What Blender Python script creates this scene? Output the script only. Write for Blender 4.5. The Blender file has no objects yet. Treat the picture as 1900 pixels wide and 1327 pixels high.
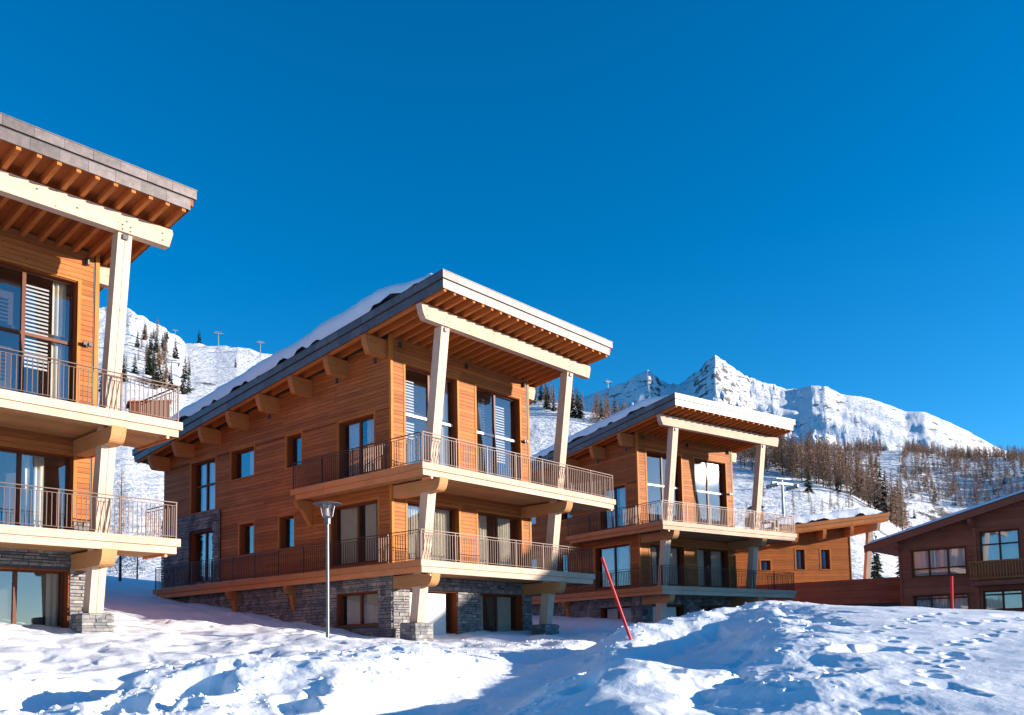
import bpy, math, random
import numpy as np
from mathutils import Matrix, Vector

# ------------------------------------------------------------------ camera, sky, sun, exposure
EYE = 1.7
scene = bpy.context.scene
COL = scene.collection
rad = math.radians
pitch, roll = 0.0802, 0.01896
fwd = Vector((0, math.cos(pitch), math.sin(pitch)))
up0 = Vector((0, -math.sin(pitch), math.cos(pitch)))
right = Vector((1, 0, 0)) * math.cos(roll) - up0 * math.sin(roll)
up = Vector((1, 0, 0)) * math.sin(roll) + up0 * math.cos(roll)
cd = bpy.data.cameras.new('camera')
cam = bpy.data.objects.new('camera', cd)
COL.objects.link(cam)
M = Matrix((right, up, -fwd)).transposed().to_4x4()
M.translation = (0, 0, EYE)
cam.matrix_world = M
cd.sensor_width = 36
cd.lens = 36 * 1664.97 / 1900
cd.shift_y = (1069.33 - 663.5) / 1900
cd.clip_start = .1
cd.clip_end = 20000
scene.camera = cam

SUN = Vector((0.9813, -0.0469, 0.1865)).normalized()
SUN_EL = math.asin(SUN.z)
world = bpy.data.worlds.new('World')
scene.world = world
world.use_nodes = True
nt = world.node_tree
nt.nodes.clear()
sky = nt.nodes.new('ShaderNodeTexSky')
sky.sky_type = 'NISHITA'
sky.sun_disc = False
sky.sun_elevation = SUN_EL
sky.sun_rotation = math.atan2(SUN.x, SUN.y)
sky.altitude = 2200
sky.air_density = 1.0
sky.dust_density = 0.8
sky.ozone_density = 4.0
hs = nt.nodes.new('ShaderNodeHueSaturation')
hs.inputs['Saturation'].default_value = 1.23
hs.inputs['Hue'].default_value = .494
hs.inputs['Value'].default_value = 1.0
bg = nt.nodes.new('ShaderNodeBackground')
bg.inputs['Strength'].default_value = 0.112
wo = nt.nodes.new('ShaderNodeOutputWorld')
nt.links.new(sky.outputs[0], hs.inputs['Color'])
nt.links.new(hs.outputs[0], bg.inputs['Color'])
nt.links.new(bg.outputs[0], wo.inputs['Surface'])

sl = bpy.data.lights.new('sun', 'SUN')
sl.energy = 5.0
sl.angle = rad(.53)
sl.color = (1.0, .89, .77)
sun = bpy.data.objects.new('sun', sl)
COL.objects.link(sun)
sun.rotation_euler = SUN.to_track_quat('Z', 'Y').to_euler()

scene.view_settings.view_transform = 'Standard'
scene.view_settings.look = 'None'
scene.view_settings.exposure = 1.15
scene.view_settings.gamma = 1
scene.view_settings.use_curve_mapping = False
scene.cycles.max_bounces = 8
scene.cycles.transparent_max_bounces = 16
scene.cycles.caustics_reflective = False
scene.cycles.caustics_refractive = False

# ------------------------------------------------------------------ materials
MATS = {}


def new_mat(name):
    m = bpy.data.materials.new(name)
    m.use_nodes = True
    n = m.node_tree
    n.nodes.clear()
    out = n.nodes.new('ShaderNodeOutputMaterial')
    p = n.nodes.new('ShaderNodeBsdfPrincipled')
    n.links.new(p.outputs[0], out.inputs[0])
    MATS[name] = m
    return m, n, p


def N(n, t, **kw):
    x = n.nodes.new(t)
    for k, v in kw.items():
        if k in x.inputs:
            x.inputs[k].default_value = v
        else:
            setattr(x, k, v)
    return x


def ramp(n, stops):
    r = n.nodes.new('ShaderNodeValToRGB')
    e = r.color_ramp.elements
    while len(e) > 1:
        e.remove(e[0])
    e[0].position, e[0].color = stops[0][0], (*stops[0][1], 1)
    for p, c in stops[1:]:
        k = e.new(p)
        k.color = (*c, 1)
    return r


def wood(name, c0, c1, c2, scale=(1, 1, 1), rough=.6, rnd=.35, bump=.15, knots=True, spec=.3, lam=None):
    """timber: streaky grain along the direction given a small scale, a tint for each piece, darker knots"""
    m, n, p = new_mat(name)
    L = n.links
    tc = N(n, 'ShaderNodeTexCoord')
    oi = N(n, 'ShaderNodeObjectInfo')
    mp = N(n, 'ShaderNodeMapping')
    mp.inputs['Scale'].default_value = scale
    L.new(tc.outputs['Object'], mp.inputs['Vector'])
    ml = N(n, 'ShaderNodeMath', operation='MULTIPLY')
    ml.inputs[1].default_value = 37.0
    L.new(oi.outputs['Random'], ml.inputs[0])
    cx = N(n, 'ShaderNodeCombineXYZ')
    for k in 'XYZ':
        L.new(ml.outputs[0], cx.inputs[k])
    L.new(cx.outputs[0], mp.inputs['Location'])
    g = N(n, 'ShaderNodeTexNoise', Scale=1.0, Detail=7.0, Roughness=.65, Distortion=.6)
    L.new(mp.outputs[0], g.inputs['Vector'])
    r = ramp(n, [(.25, c0), (.5, c1), (.78, c2)])
    L.new(g.outputs['Fac'], r.inputs[0])
    mr = N(n, 'ShaderNodeMapRange')
    mr.inputs['To Min'].default_value = 1 - rnd
    mr.inputs['To Max'].default_value = 1 + rnd * .6
    L.new(oi.outputs['Random'], mr.inputs['Value'])
    mx = N(n, 'ShaderNodeMix', data_type='RGBA', blend_type='MULTIPLY')
    mx.inputs[0].default_value = 1
    L.new(r.outputs[0], mx.inputs[6])
    L.new(mr.outputs[0], mx.inputs[7])
    last = mx.outputs[2]
    if knots:
        v = N(n, 'ShaderNodeTexVoronoi', Scale=2.6)
        L.new(tc.outputs['Object'], v.inputs['Vector'])
        kr = ramp(n, [(0, (1, 1, 1)), (.055, (.8, .8, .8)), (.085, (0, 0, 0))])
        L.new(v.outputs['Distance'], kr.inputs[0])
        mk = N(n, 'ShaderNodeMix', data_type='RGBA', blend_type='MULTIPLY')
        L.new(kr.outputs[0], mk.inputs[0])
        L.new(last, mk.inputs[6])
        mk.inputs[7].default_value = (.5, .36, .25, 1)
        last = mk.outputs[2]
    w2 = N(n, 'ShaderNodeTexNoise', Scale=.75, Detail=5.0, Roughness=.6)
    L.new(tc.outputs['Object'], w2.inputs['Vector'])
    wr = ramp(n, [(.3, (.84, .85, .87)), (.5, (1, 1, 1)), (.72, (1.12, 1.1, 1.07))])
    L.new(w2.outputs['Fac'], wr.inputs[0])
    mw = N(n, 'ShaderNodeMix', data_type='RGBA', blend_type='MULTIPLY')
    mw.inputs[0].default_value = 1
    L.new(last, mw.inputs[6])
    L.new(wr.outputs[0], mw.inputs[7])
    last = mw.outputs[2]
    if lam:
        # glue lines between the lamellae of glulam
        sx = N(n, 'ShaderNodeSeparateXYZ')
        L.new(tc.outputs['Object'], sx.inputs[0])
        fq = N(n, 'ShaderNodeMath', operation='MULTIPLY')
        fq.inputs[1].default_value = 1 / .06
        L.new(sx.outputs[lam], fq.inputs[0])
        fc = N(n, 'ShaderNodeMath', operation='FRACT')
        L.new(fq.outputs[0], fc.inputs[0])
        lr = ramp(n, [(0, (.62, .55, .48)), (.10, (.7, .62, .55)), (.16, (1, 1, 1))])
        L.new(fc.outputs[0], lr.inputs[0])
        ml2 = N(n, 'ShaderNodeMix', data_type='RGBA', blend_type='MULTIPLY')
        ml2.inputs[0].default_value = .8
        L.new(last, ml2.inputs[6])
        L.new(lr.outputs[0], ml2.inputs[7])
        last = ml2.outputs[2]
    L.new(last, p.inputs['Base Color'])
    b = N(n, 'ShaderNodeBump', Strength=bump, Distance=.01)
    L.new(g.outputs['Fac'], b.inputs['Height'])
    L.new(b.outputs[0], p.inputs['Normal'])
    p.inputs['Roughness'].default_value = rough
    p.inputs['Specular IOR Level'].default_value = spec
    return m


wood('clad', (.27, .084, .024), (.375, .128, .038), (.45, .175, .058), (1.2, 1.2, 26), rough=.6, rnd=.26, bump=.2, spec=.1)
wood('clad_brown', (.29, .078, .042), (.38, .108, .058), (.44, .14, .078), (1.2, 1.2, 26), rough=.65, rnd=.2, bump=.2, knots=False, spec=.1)
wood('clad_orange', (.31, .085, .018), (.40, .118, .026), (.46, .15, .036), (1.2, 1.2, 26), rough=.6, rnd=.16, bump=.2, spec=.1)
wood('light_u', (.48, .33, .225), (.57, .405, .295), (.63, .465, .35), (1.1, 24, 24), rough=.65, rnd=.1, spec=.1, lam='Z')
wood('light_v', (.40, .185, .075), (.48, .235, .10), (.54, .285, .135), (24, 1.1, 24), rough=.65, rnd=.1, spec=.1)
wood('light_z', (.49, .34, .235), (.58, .42, .31), (.65, .485, .37), (24, 24, 1.0), rough=.65, rnd=.08, spec=.1)
wood('deck_u', (.44, .21, .085), (.52, .26, .11), (.57, .31, .145), (1.1, 24, 24), rough=.7, rnd=.16, spec=.1)
wood('deck_v', (.48, .185, .075), (.55, .225, .095), (.6, .275, .125), (24, 1.1, 24), rough=.7, rnd=.16, spec=.1)
wood('rafter', (.40, .115, .026), (.49, .15, .037), (.56, .195, .055), (24, 1.1, 24), rough=.65, rnd=.15, spec=.1)
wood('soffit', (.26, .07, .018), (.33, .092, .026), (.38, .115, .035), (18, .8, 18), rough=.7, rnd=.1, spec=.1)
wood('purlin', (.38, .125, .036), (.47, .165, .05), (.53, .205, .068), (1.1, 20, 20), rough=.65, rnd=.1, spec=.1)
wood('frame', (.10, .03, .012), (.135, .04, .016), (.165, .052, .022), (16, 16, 1.2), rough=.5, rnd=.1, knots=False, spec=.2)
wood('reveal', (.19, .045, .014), (.24, .058, .018), (.28, .075, .026), (16, 16, 1.2), rough=.6, rnd=.1, knots=False, spec=.1)
wood('trim', (.36, .125, .025), (.45, .165, .036), (.51, .205, .05), (16, 16, 1.2), rough=.6, rnd=.1, knots=False, spec=.1)


def plain(name, col, rough=.5, metal=0., nscale=0, namp=.2, bump=0., spec=.5, rnd=0.):
    m, n, p = new_mat(name)
    L = n.links
    p.inputs['Roughness'].default_value = rough
    p.inputs['Metallic'].default_value = metal
    p.inputs['Specular IOR Level'].default_value = spec
    p.inputs['Base Color'].default_value = (*col, 1)
    last = None
    if nscale:
        tc = N(n, 'ShaderNodeTexCoord')
        g = N(n, 'ShaderNodeTexNoise', Scale=nscale, Detail=5.0, Roughness=.6)
        L.new(tc.outputs['Object'], g.inputs['Vector'])
        r = ramp(n, [(.3, tuple(c * (1 - namp) for c in col)), (.7, tuple(min(1, c * (1 + namp)) for c in col))])
        L.new(g.outputs['Fac'], r.inputs[0])
        last = r.outputs[0]
        if bump:
            b = N(n, 'ShaderNodeBump', Strength=bump, Distance=.02)
            L.new(g.outputs['Fac'], b.inputs['Height'])
            L.new(b.outputs[0], p.inputs['Normal'])
    if rnd:
        oi = N(n, 'ShaderNodeObjectInfo')
        mr = N(n, 'ShaderNodeMapRange')
        mr.inputs['To Min'].default_value = 1 - rnd
        mr.inputs['To Max'].default_value = 1 + rnd
        L.new(oi.outputs['Random'], mr.inputs['Value'])
        mx = N(n, 'ShaderNodeMix', data_type='RGBA', blend_type='MULTIPLY')
        mx.inputs[0].default_value = 1
        if last is not None:
            L.new(last, mx.inputs[6])
        else:
            mx.inputs[6].default_value = (*col, 1)
        L.new(mr.outputs[0], mx.inputs[7])
        last = mx.outputs[2]
    if last is not None:
        L.new(last, p.inputs['Base Color'])
    return m


plain('fascia', (.115, .092, .088), rough=.45, metal=.3, nscale=7, namp=.28, bump=.1, rnd=.22)
plain('dark_metal', (.03, .03, .034), rough=.45, nscale=6)
plain('rail', (.072, .031, .019), rough=.5, metal=.2, nscale=9, namp=.2)
plain('copper', (.55, .24, .12), rough=.32, metal=.9, nscale=8)
plain('galv', (.12, .135, .155), rough=.38, metal=.6, nscale=12, namp=.15)
plain('pylon', (.20, .22, .25), rough=.5, metal=.4)
plain('curtain', (.70, .63, .51), rough=.9, nscale=3, namp=.08, spec=.1)
plain('curtain_white', (.88, .88, .86), rough=.9, spec=.1)
plain('blind', (.74, .74, .74), rough=.5)
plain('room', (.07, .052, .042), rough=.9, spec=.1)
plain('white_rail', (.78, .78, .78), rough=.4)
plain('door_white', (.62, .62, .63), rough=.5, nscale=2, namp=.06)
plain('mortar', (.055, .055, .06), rough=.95, nscale=14, namp=.4, bump=.4)
plain('red', (.55, .008, .015), rough=.45, spec=.2)
plain('trunk', (.085, .062, .048), rough=.95, nscale=6)
plain('larch', (.36, .235, .165), rough=1, nscale=.8, namp=.3, spec=.05, rnd=.25)
plain('spruce', (.038, .052, .036), rough=1, nscale=.9, namp=.4, spec=.05, rnd=.25)
plain('green_panel', (.22, .34, .26), rough=.5)

# stone: grey schist with warm and blue pieces
m, n, p = new_mat('stone')
tc = N(n, 'ShaderNodeTexCoord')
oi = N(n, 'ShaderNodeObjectInfo')
g = N(n, 'ShaderNodeTexNoise', Scale=9.0, Detail=6.0, Roughness=.7)
v = N(n, 'ShaderNodeTexVoronoi', Scale=3.3)
n.links.new(tc.outputs['Object'], g.inputs['Vector'])
n.links.new(tc.outputs['Object'], v.inputs['Vector'])
r = ramp(n, [(.0, (.10, .10, .11)), (.3, (.19, .185, .185)), (.5, (.26, .235, .21)), (.75, (.15, .15, .165)), (1, (.36, .33, .295))])
ad = N(n, 'ShaderNodeMath', operation='ADD')
sp = N(n, 'ShaderNodeSeparateColor')
n.links.new(v.outputs['Color'], sp.inputs[0])
n.links.new(sp.outputs[0], ad.inputs[0])
n.links.new(oi.outputs['Random'], ad.inputs[1])
fr = N(n, 'ShaderNodeMath', operation='FRACT')
n.links.new(ad.outputs[0], fr.inputs[0])
n.links.new(fr.outputs[0], r.inputs[0])
mx = N(n, 'ShaderNodeMix', data_type='RGBA', blend_type='MULTIPLY')
mx.inputs[0].default_value = 1
rr = ramp(n, [(.3, (.7, .7, .7)), (.7, (1.25, 1.25, 1.25))])
n.links.new(g.outputs['Fac'], rr.inputs[0])
n.links.new(r.outputs[0], mx.inputs[6])
n.links.new(rr.outputs[0], mx.inputs[7])
n.links.new(mx.outputs[2], p.inputs['Base Color'])
b = N(n, 'ShaderNodeBump', Strength=.6, Distance=.02)
n.links.new(g.outputs['Fac'], b.inputs['Height'])
n.links.new(b.outputs[0], p.inputs['Normal'])
p.inputs['Roughness'].default_value = .85

# snow
def snow_mat(name, bump, bscale, rock=False):
    m, n, p = new_mat(name)
    L = n.links
    p.inputs['Base Color'].default_value = (.79, .81, .84, 1)
    p.inputs['Roughness'].default_value = .62
    p.inputs['Specular IOR Level'].default_value = .25
    tc = N(n, 'ShaderNodeTexCoord')
    g = N(n, 'ShaderNodeTexNoise', Scale=bscale, Detail=8.0, Roughness=.68)
    L.new(tc.outputs['Object'], g.inputs['Vector'])
    b = N(n, 'ShaderNodeBump', Strength=bump, Distance=.6 / bscale)
    L.new(g.outputs['Fac'], b.inputs['Height'])
    L.new(b.outputs[0], p.inputs['Normal'])
    if rock:
        # bare rock breaks through on steep, rough ground high up
        ge = N(n, 'ShaderNodeNewGeometry')
        sx = N(n, 'ShaderNodeSeparateXYZ')
        L.new(ge.outputs['Normal'], sx.inputs[0])
        g2 = N(n, 'ShaderNodeTexNoise', Scale=.035, Detail=9.0, Roughness=.72)
        L.new(tc.outputs['Object'], g2.inputs['Vector'])
        sub = N(n, 'ShaderNodeMath', operation='MULTIPLY_ADD')
        L.new(sx.outputs['Z'], sub.inputs[0])
        sub.inputs[1].default_value = -.62
        L.new(g2.outputs['Fac'], sub.inputs[2])
        rm = ramp(n, [(.05, (0, 0, 0)), (.085, (1, 1, 1))])
        L.new(sub.outputs[0], rm.inputs[0])
        mx = N(n, 'ShaderNodeMix', data_type='RGBA')
        L.new(rm.outputs[0], mx.inputs[0])
        mx.inputs[6].default_value = (.79, .81, .84, 1)
        mx.inputs[7].default_value = (.13, .115, .105, 1)
        L.new(mx.outputs[2], p.inputs['Base Color'])
    return m


snow_mat('snow', .28, 7.0)
snow_mat('roof_snow', .3, 3.0)
snow_mat('mountain', .8, .05, rock=True)

# glass: clear pane, mirror of sky and snow growing with the angle
m = bpy.data.materials.new('glass')
m.use_nodes = True
n = m.node_tree
n.nodes.clear()
MATS['glass'] = m
out = n.nodes.new('ShaderNodeOutputMaterial')
tr = N(n, 'ShaderNodeBsdfTransparent')
tr.inputs[0].default_value = (.9, .91, .91, 1)
gl = N(n, 'ShaderNodeBsdfGlossy')
gl.inputs['Roughness'].default_value = .013
gl.inputs['Color'].default_value = (.95, .97, 1, 1)
lw_ = N(n, 'ShaderNodeLayerWeight')
lw_.inputs['Blend'].default_value = .5
pw = N(n, 'ShaderNodeMath', operation='POWER')
pw.inputs[1].default_value = 4.0
n.links.new(lw_.outputs['Facing'], pw.inputs[0])
mm = N(n, 'ShaderNodeMath', operation='MULTIPLY_ADD', use_clamp=True)
mm.inputs[1].default_value = .9
mm.inputs[2].default_value = .11
n.links.new(pw.outputs[0], mm.inputs[0])
ms = n.nodes.new('ShaderNodeMixShader')
n.links.new(mm.outputs[0], ms.inputs[0])
n.links.new(tr.outputs[0], ms.inputs[1])
n.links.new(gl.outputs[0], ms.inputs[2])
n.links.new(ms.outputs[0], out.inputs[0])

# ------------------------------------------------------------------ helpers
BOXF = [(0, 3, 2, 1), (4, 5, 6, 7), (0, 1, 5, 4), (1, 2, 6, 5), (2, 3, 7, 6), (3, 0, 4, 7)]
FRONT = lambda a, n, z: (a, -n, z)      # a along the front, n outwards
SIDE = lambda a, n, z: (-n, a, z)       # a back along the left side, n outwards
LOC = lambda x, y, z: (x, y, z)


class MB:
    def __init__(s, dz=0.):
        s.v, s.f, s.dz = [], [], dz

    def hexa(s, pts):
        k = len(s.v)
        s.v += [tuple(q) for q in pts]
        s.f += [tuple(k + i for i in f) for f in BOXF]
        return s

    def box(s, x0, x1, y0, y1, z0, z1, mp=LOC, zf=None):
        c = [mp(x0, y0, z0), mp(x1, y1, z1)]
        lo = [min(a, b) for a, b in zip(*c)]
        hi = [max(a, b) for a, b in zip(*c)]
        pts = []
        for z in (lo[2], hi[2]):
            for (x, y) in ((lo[0], lo[1]), (hi[0], lo[1]), (hi[0], hi[1]), (lo[0], hi[1])):
                pts.append((x, y, z + (zf(x, y) if zf else 0) + s.dz))
        return s.hexa(pts)

    def prism(s, poly, mp, t0, t1):
        """poly: list of (a, b); mp(a, b, t) -> xyz; capped extrusion"""
        k, m = len(s.v), len(poly)
        for t in (t0, t1):
            for a, b in poly:
                x, y, z = mp(a, b, t)
                s.v.append((x, y, z + s.dz))
        s.f.append(tuple(range(k, k + m)))
        s.f.append(tuple(range(k + 2 * m - 1, k + m - 1, -1)))
        for i in range(m):
            j = (i + 1) % m
            s.f.append((k + j, k + i, k + m + i, k + m + j))
        return s

    def tube(s, p0, p1, r0, r1=None, seg=8, caps=True):
        r1 = r0 if r1 is None else r1
        p0, p1 = Vector(p0), Vector(p1)
        d = (p1 - p0).normalized()
        a = d.orthogonal().normalized()
        b = d.cross(a)
        k = len(s.v)
        for p, r in ((p0, r0), (p1, r1)):
            for i in range(seg):
                t = 2 * math.pi * i / seg
                q = p + (a * math.cos(t) + b * math.sin(t)) * r
                s.v.append((q.x, q.y, q.z + s.dz))
        for i in range(seg):
            j = (i + 1) % seg
            s.f.append((k + i, k + j, k + seg + j, k + seg + i))
        if caps:
            s.f.append(tuple(range(k + seg - 1, k - 1, -1)))
            s.f.append(tuple(range(k + seg, k + 2 * seg)))
        return s

    def lathe(s, prof, seg=20):
        k = len(s.v)
        for r, z in prof:
            for i in range(seg):
                t = 2 * math.pi * i / seg
                s.v.append((r * math.cos(t), r * math.sin(t), z + s.dz))
        for q in range(len(prof) - 1):
            for i in range(seg):
                j = (i + 1) % seg
                s.f.append((k + q * seg + i, k + q * seg + j, k + (q + 1) * seg + j, k + (q + 1) * seg + i))
        return s

    def mesh(s, name, mat):
        me = bpy.data.meshes.new(name)
        me.from_pydata(s.v, [], s.f)
        if mat:
            me.materials.append(MATS[mat])
        return me

    def build(s, name, mat, parent=None, kind=None, smooth=False, fix=False):
        me = s.mesh(name, mat)
        if fix:
            import bmesh
            bm = bmesh.new()
            bm.from_mesh(me)
            bmesh.ops.recalc_face_normals(bm, faces=bm.faces)
            bm.to_mesh(me)
            bm.free()
        if smooth:
            me.polygons.foreach_set('use_smooth', [True] * len(me.polygons))
        return link(name, me, parent, kind)


def link(name, me, parent=None, kind=None, loc=None, rz=None):
    o = bpy.data.objects.new(name, me)
    COL.objects.link(o)
    if parent:
        o.parent = parent
    if kind:
        o['kind'] = kind
    if loc:
        o.location = loc
    if rz is not None:
        o.rotation_euler[2] = rz
    return o


def thing(name, loc, rz, label, cat, group=None):
    o = bpy.data.objects.new(name, None)
    o.empty_display_size = .3
    COL.objects.link(o)
    o.location = loc
    o.rotation_euler = (0, 0, rz)
    tag(o, label, cat, group)
    return o


def tag(o, label, cat, group=None):
    o['label'] = label
    o['category'] = cat
    if group:
        o['group'] = group
    return o


# numpy noise
_rs = np.random.RandomState(7)
_perm = _rs.permutation(512)
_perm = np.concatenate([_perm, _perm, _perm])
_ga = _rs.rand(512) * 2 * np.pi
_gx, _gy = np.cos(_ga), np.sin(_ga)


def perlin(x, y):
    xi, yi = np.floor(x).astype(int), np.floor(y).astype(int)
    xf, yf = x - xi, y - yi
    xi, yi = xi & 511, yi & 511
    u, v = xf * xf * xf * (xf * (xf * 6 - 15) + 10), yf * yf * yf * (yf * (yf * 6 - 15) + 10)

    def gr(i, j, a, b):
        h = _perm[_perm[(xi + i) & 511] + ((yi + j) & 511)] & 511
        return _gx[h] * a + _gy[h] * b
    n00, n10, n01, n11 = gr(0, 0, xf, yf), gr(1, 0, xf - 1, yf), gr(0, 1, xf, yf - 1), gr(1, 1, xf - 1, yf - 1)
    a = n00 + u * (n10 - n00)
    b = n01 + u * (n11 - n01)
    return 1.5 * (a + v * (b - a))


def fbm(x, y, oct=5, gain=.5, ridged=False):
    t, a, tot = 0., 1., 0.
    for k in range(oct):
        q = perlin(x * 2 ** k + 17.3 * k, y * 2 ** k - 9.1 * k)
        t = t + a * ((1 - 2 * np.abs(q)) if ridged else q)
        tot += a
        a *= gain
    return t / tot


def sstep(a, b, x):
    t = np.clip((x - a) / (b - a), 0, 1)
    return t * t * (3 - 2 * t)


# ------------------------------------------------------------------ terrain (heights relative to eye level)
A_TAB = [(-6, .3, 620), (-2.5, .40, 620), (-0.8915, 0.4262, 620), (-0.7053, 0.4162, 600), (-0.5813, 0.4062, 580), (-0.5193, 0.4011, 560), (-0.4698, 0.3964, 545), (-0.4326, 0.3906, 540), (-0.3954, 0.3734, 530), (-0.3674, 0.3564, 520), (-0.3335, 0.3519, 515), (-0.3089, 0.3502, 510), (-0.2719, 0.3413, 505), (-0.2350, 0.3324, 500), (-0.1490, 0.3169, 470), (-0.0266, 0.2945, 430), (0.0344, 0.2808, 400), (0.0709, 0.2714, 385), (0.1195, 0.2567, 370), (0.1860, 0.2368, 350), (0.2524, 0.2170, 335), (0.3007, 0.2074, 325), (0.3488, 0.1941, 305), (0.3844, 0.1762, 285), (0.4192, 0.1449, 262), (0.4538, 0.1138, 240), (0.4886, 0.0888, 220), (0.5712, 0.0601, 200), (0.8102, 0.0405, 200), (2, .02, 200), (6, 0., 200)]
B_TAB = [(-6, .1, 900), (-0.8768, 0.1392, 900), (-0.0282, 0.1965, 900), (0.2157, 0.2134, 900), (0.3010, 0.2136, 900), (0.3740, 0.2122, 900), (0.4226, 0.2100, 900), (0.4954, 0.2049, 900), (0.5801, 0.1983, 880), (0.7006, 0.1825, 850), (0.9392, 0.1350, 850), (2, .06, 850), (6, .02, 850)]
C_TAB = [(-6, .1, 2600), (-0.8800, 0.2005, 2600), (-0.2106, 0.2185, 2600), (0.0216, 0.2512, 2600), (0.0834, 0.2824, 2600), (0.1144, 0.2955, 2600), (0.1330, 0.3014, 2600), (0.1485, 0.3086, 2600), (0.1609, 0.3109, 2600), (0.1728, 0.2994, 2600), (0.1849, 0.2941, 2600), (0.1991, 0.2989, 2600), (0.2098, 0.3062, 2600), (0.2206, 0.3160, 2600), (0.2289, 0.3246, 2600), (0.2358, 0.3289, 2600), (0.2442, 0.3237, 2600), (0.2561, 0.3141, 2600), (0.2740, 0.3012, 2600), (0.2921, 0.2946, 2600), (0.3103, 0.2892, 2600), (0.3286, 0.2876, 2600), (0.3441, 0.2923, 2600), (0.3594, 0.2914, 2600), (0.3773, 0.2817, 2600), (0.4016, 0.2762, 2600), (0.4257, 0.2695, 2600), (0.4497, 0.2603, 2600), (0.4710, 0.2599, 2600), (0.4978, 0.2469, 2600), (0.5214, 0.2335, 2600), (0.5449, 0.2188, 2600), (0.5656, 0.2085, 2600), (0.6104, 0.1953, 2600), (0.7589, 0.1507, 2600), (0.9972, 0.1095, 2600), (2, .03, 2600), (6, .0, 2600)]
A_TAB, B_TAB, C_TAB = map(np.array, (A_TAB, B_TAB, C_TAB))


def seg_dist(x, y, pts, hs):
    """distance to a polyline, signed to its right, and the height carried by the nearest point"""
    best = np.full(np.shape(x), 1e9)
    hh = np.zeros(np.shape(x))
    sg = np.ones(np.shape(x))
    for (p, q, h0, h1) in zip(pts[:-1], pts[1:], hs[:-1], hs[1:]):
        dx, dy = q[0] - p[0], q[1] - p[1]
        t = np.clip(((x - p[0]) * dx + (y - p[1]) * dy) / (dx * dx + dy * dy), 0, 1)
        ex, ey = x - p[0] - t * dx, y - p[1] - t * dy
        d = np.hypot(ex, ey)
        mk = d < best
        best = np.where(mk, d, best)
        hh = np.where(mk, h0 + (h1 - h0) * t, hh)
        sg = np.where(mk, np.where(ex * dy - ey * dx > 0, 1, -1), sg)
    return best, hh, sg


PATH = ([(-2.6, 4), (-1.7, 9), (-1.1, 12), (-.2, 16), (1.2, 20.5), (3.5, 26), (6, 31)], [1] * 7)
CREST = ([(2.3, 5), (2.85, 8), (3.5, 11), (4.5, 14.5), (5.6, 18.5), (6.6, 22.5), (9, 27)], [.2, .32, .5, .66, .8, 1.0, .8])
BACK = ([(1.5, 19.0), (2.7, 20.2), (4.3, 21.4), (6.8, 23.6)], [.35, .72, .8, .7])
LEFTB = ([(-9, 12.5), (-5.5, 13.5), (-3.4, 14.5), (-2.6, 17.5), (-2.2, 20)], [.18, .32, .5, .42, .25])
PRINTS = []
DENTS = [(-5.9, 17.3, -4.5, 14.8, .27, .22), (-5.0, 17.3, -3.85, 14.6, .25, .22), (-6.5, 15.4, -6.5, 12.6, .75, .42), (-4.5, 12.9, -4.3, 12.4, .38, .3), (-3.0, 12.2, -2.8, 11.8, .22, .2),
         (-5.2, 11.9, -5.0, 11.5, .3, .22), (-8.2, 15.6, -7.0, 16.4, .3, .16), (-3.9, 18.2, -3.4, 19.0, .3, .2), (1.0, 12.3, 1.25, 13.4, .2, .2), (1.9, 11.2, 2.1, 12.0, .16, .16), (.75, 10.6, .9, 11.2, .17, .2),
         (5.2, 12.6, 4.6, 12.4, .2, .14), (10.5, 18.6, 13.0, 19.0, .4, .14)]


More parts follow.
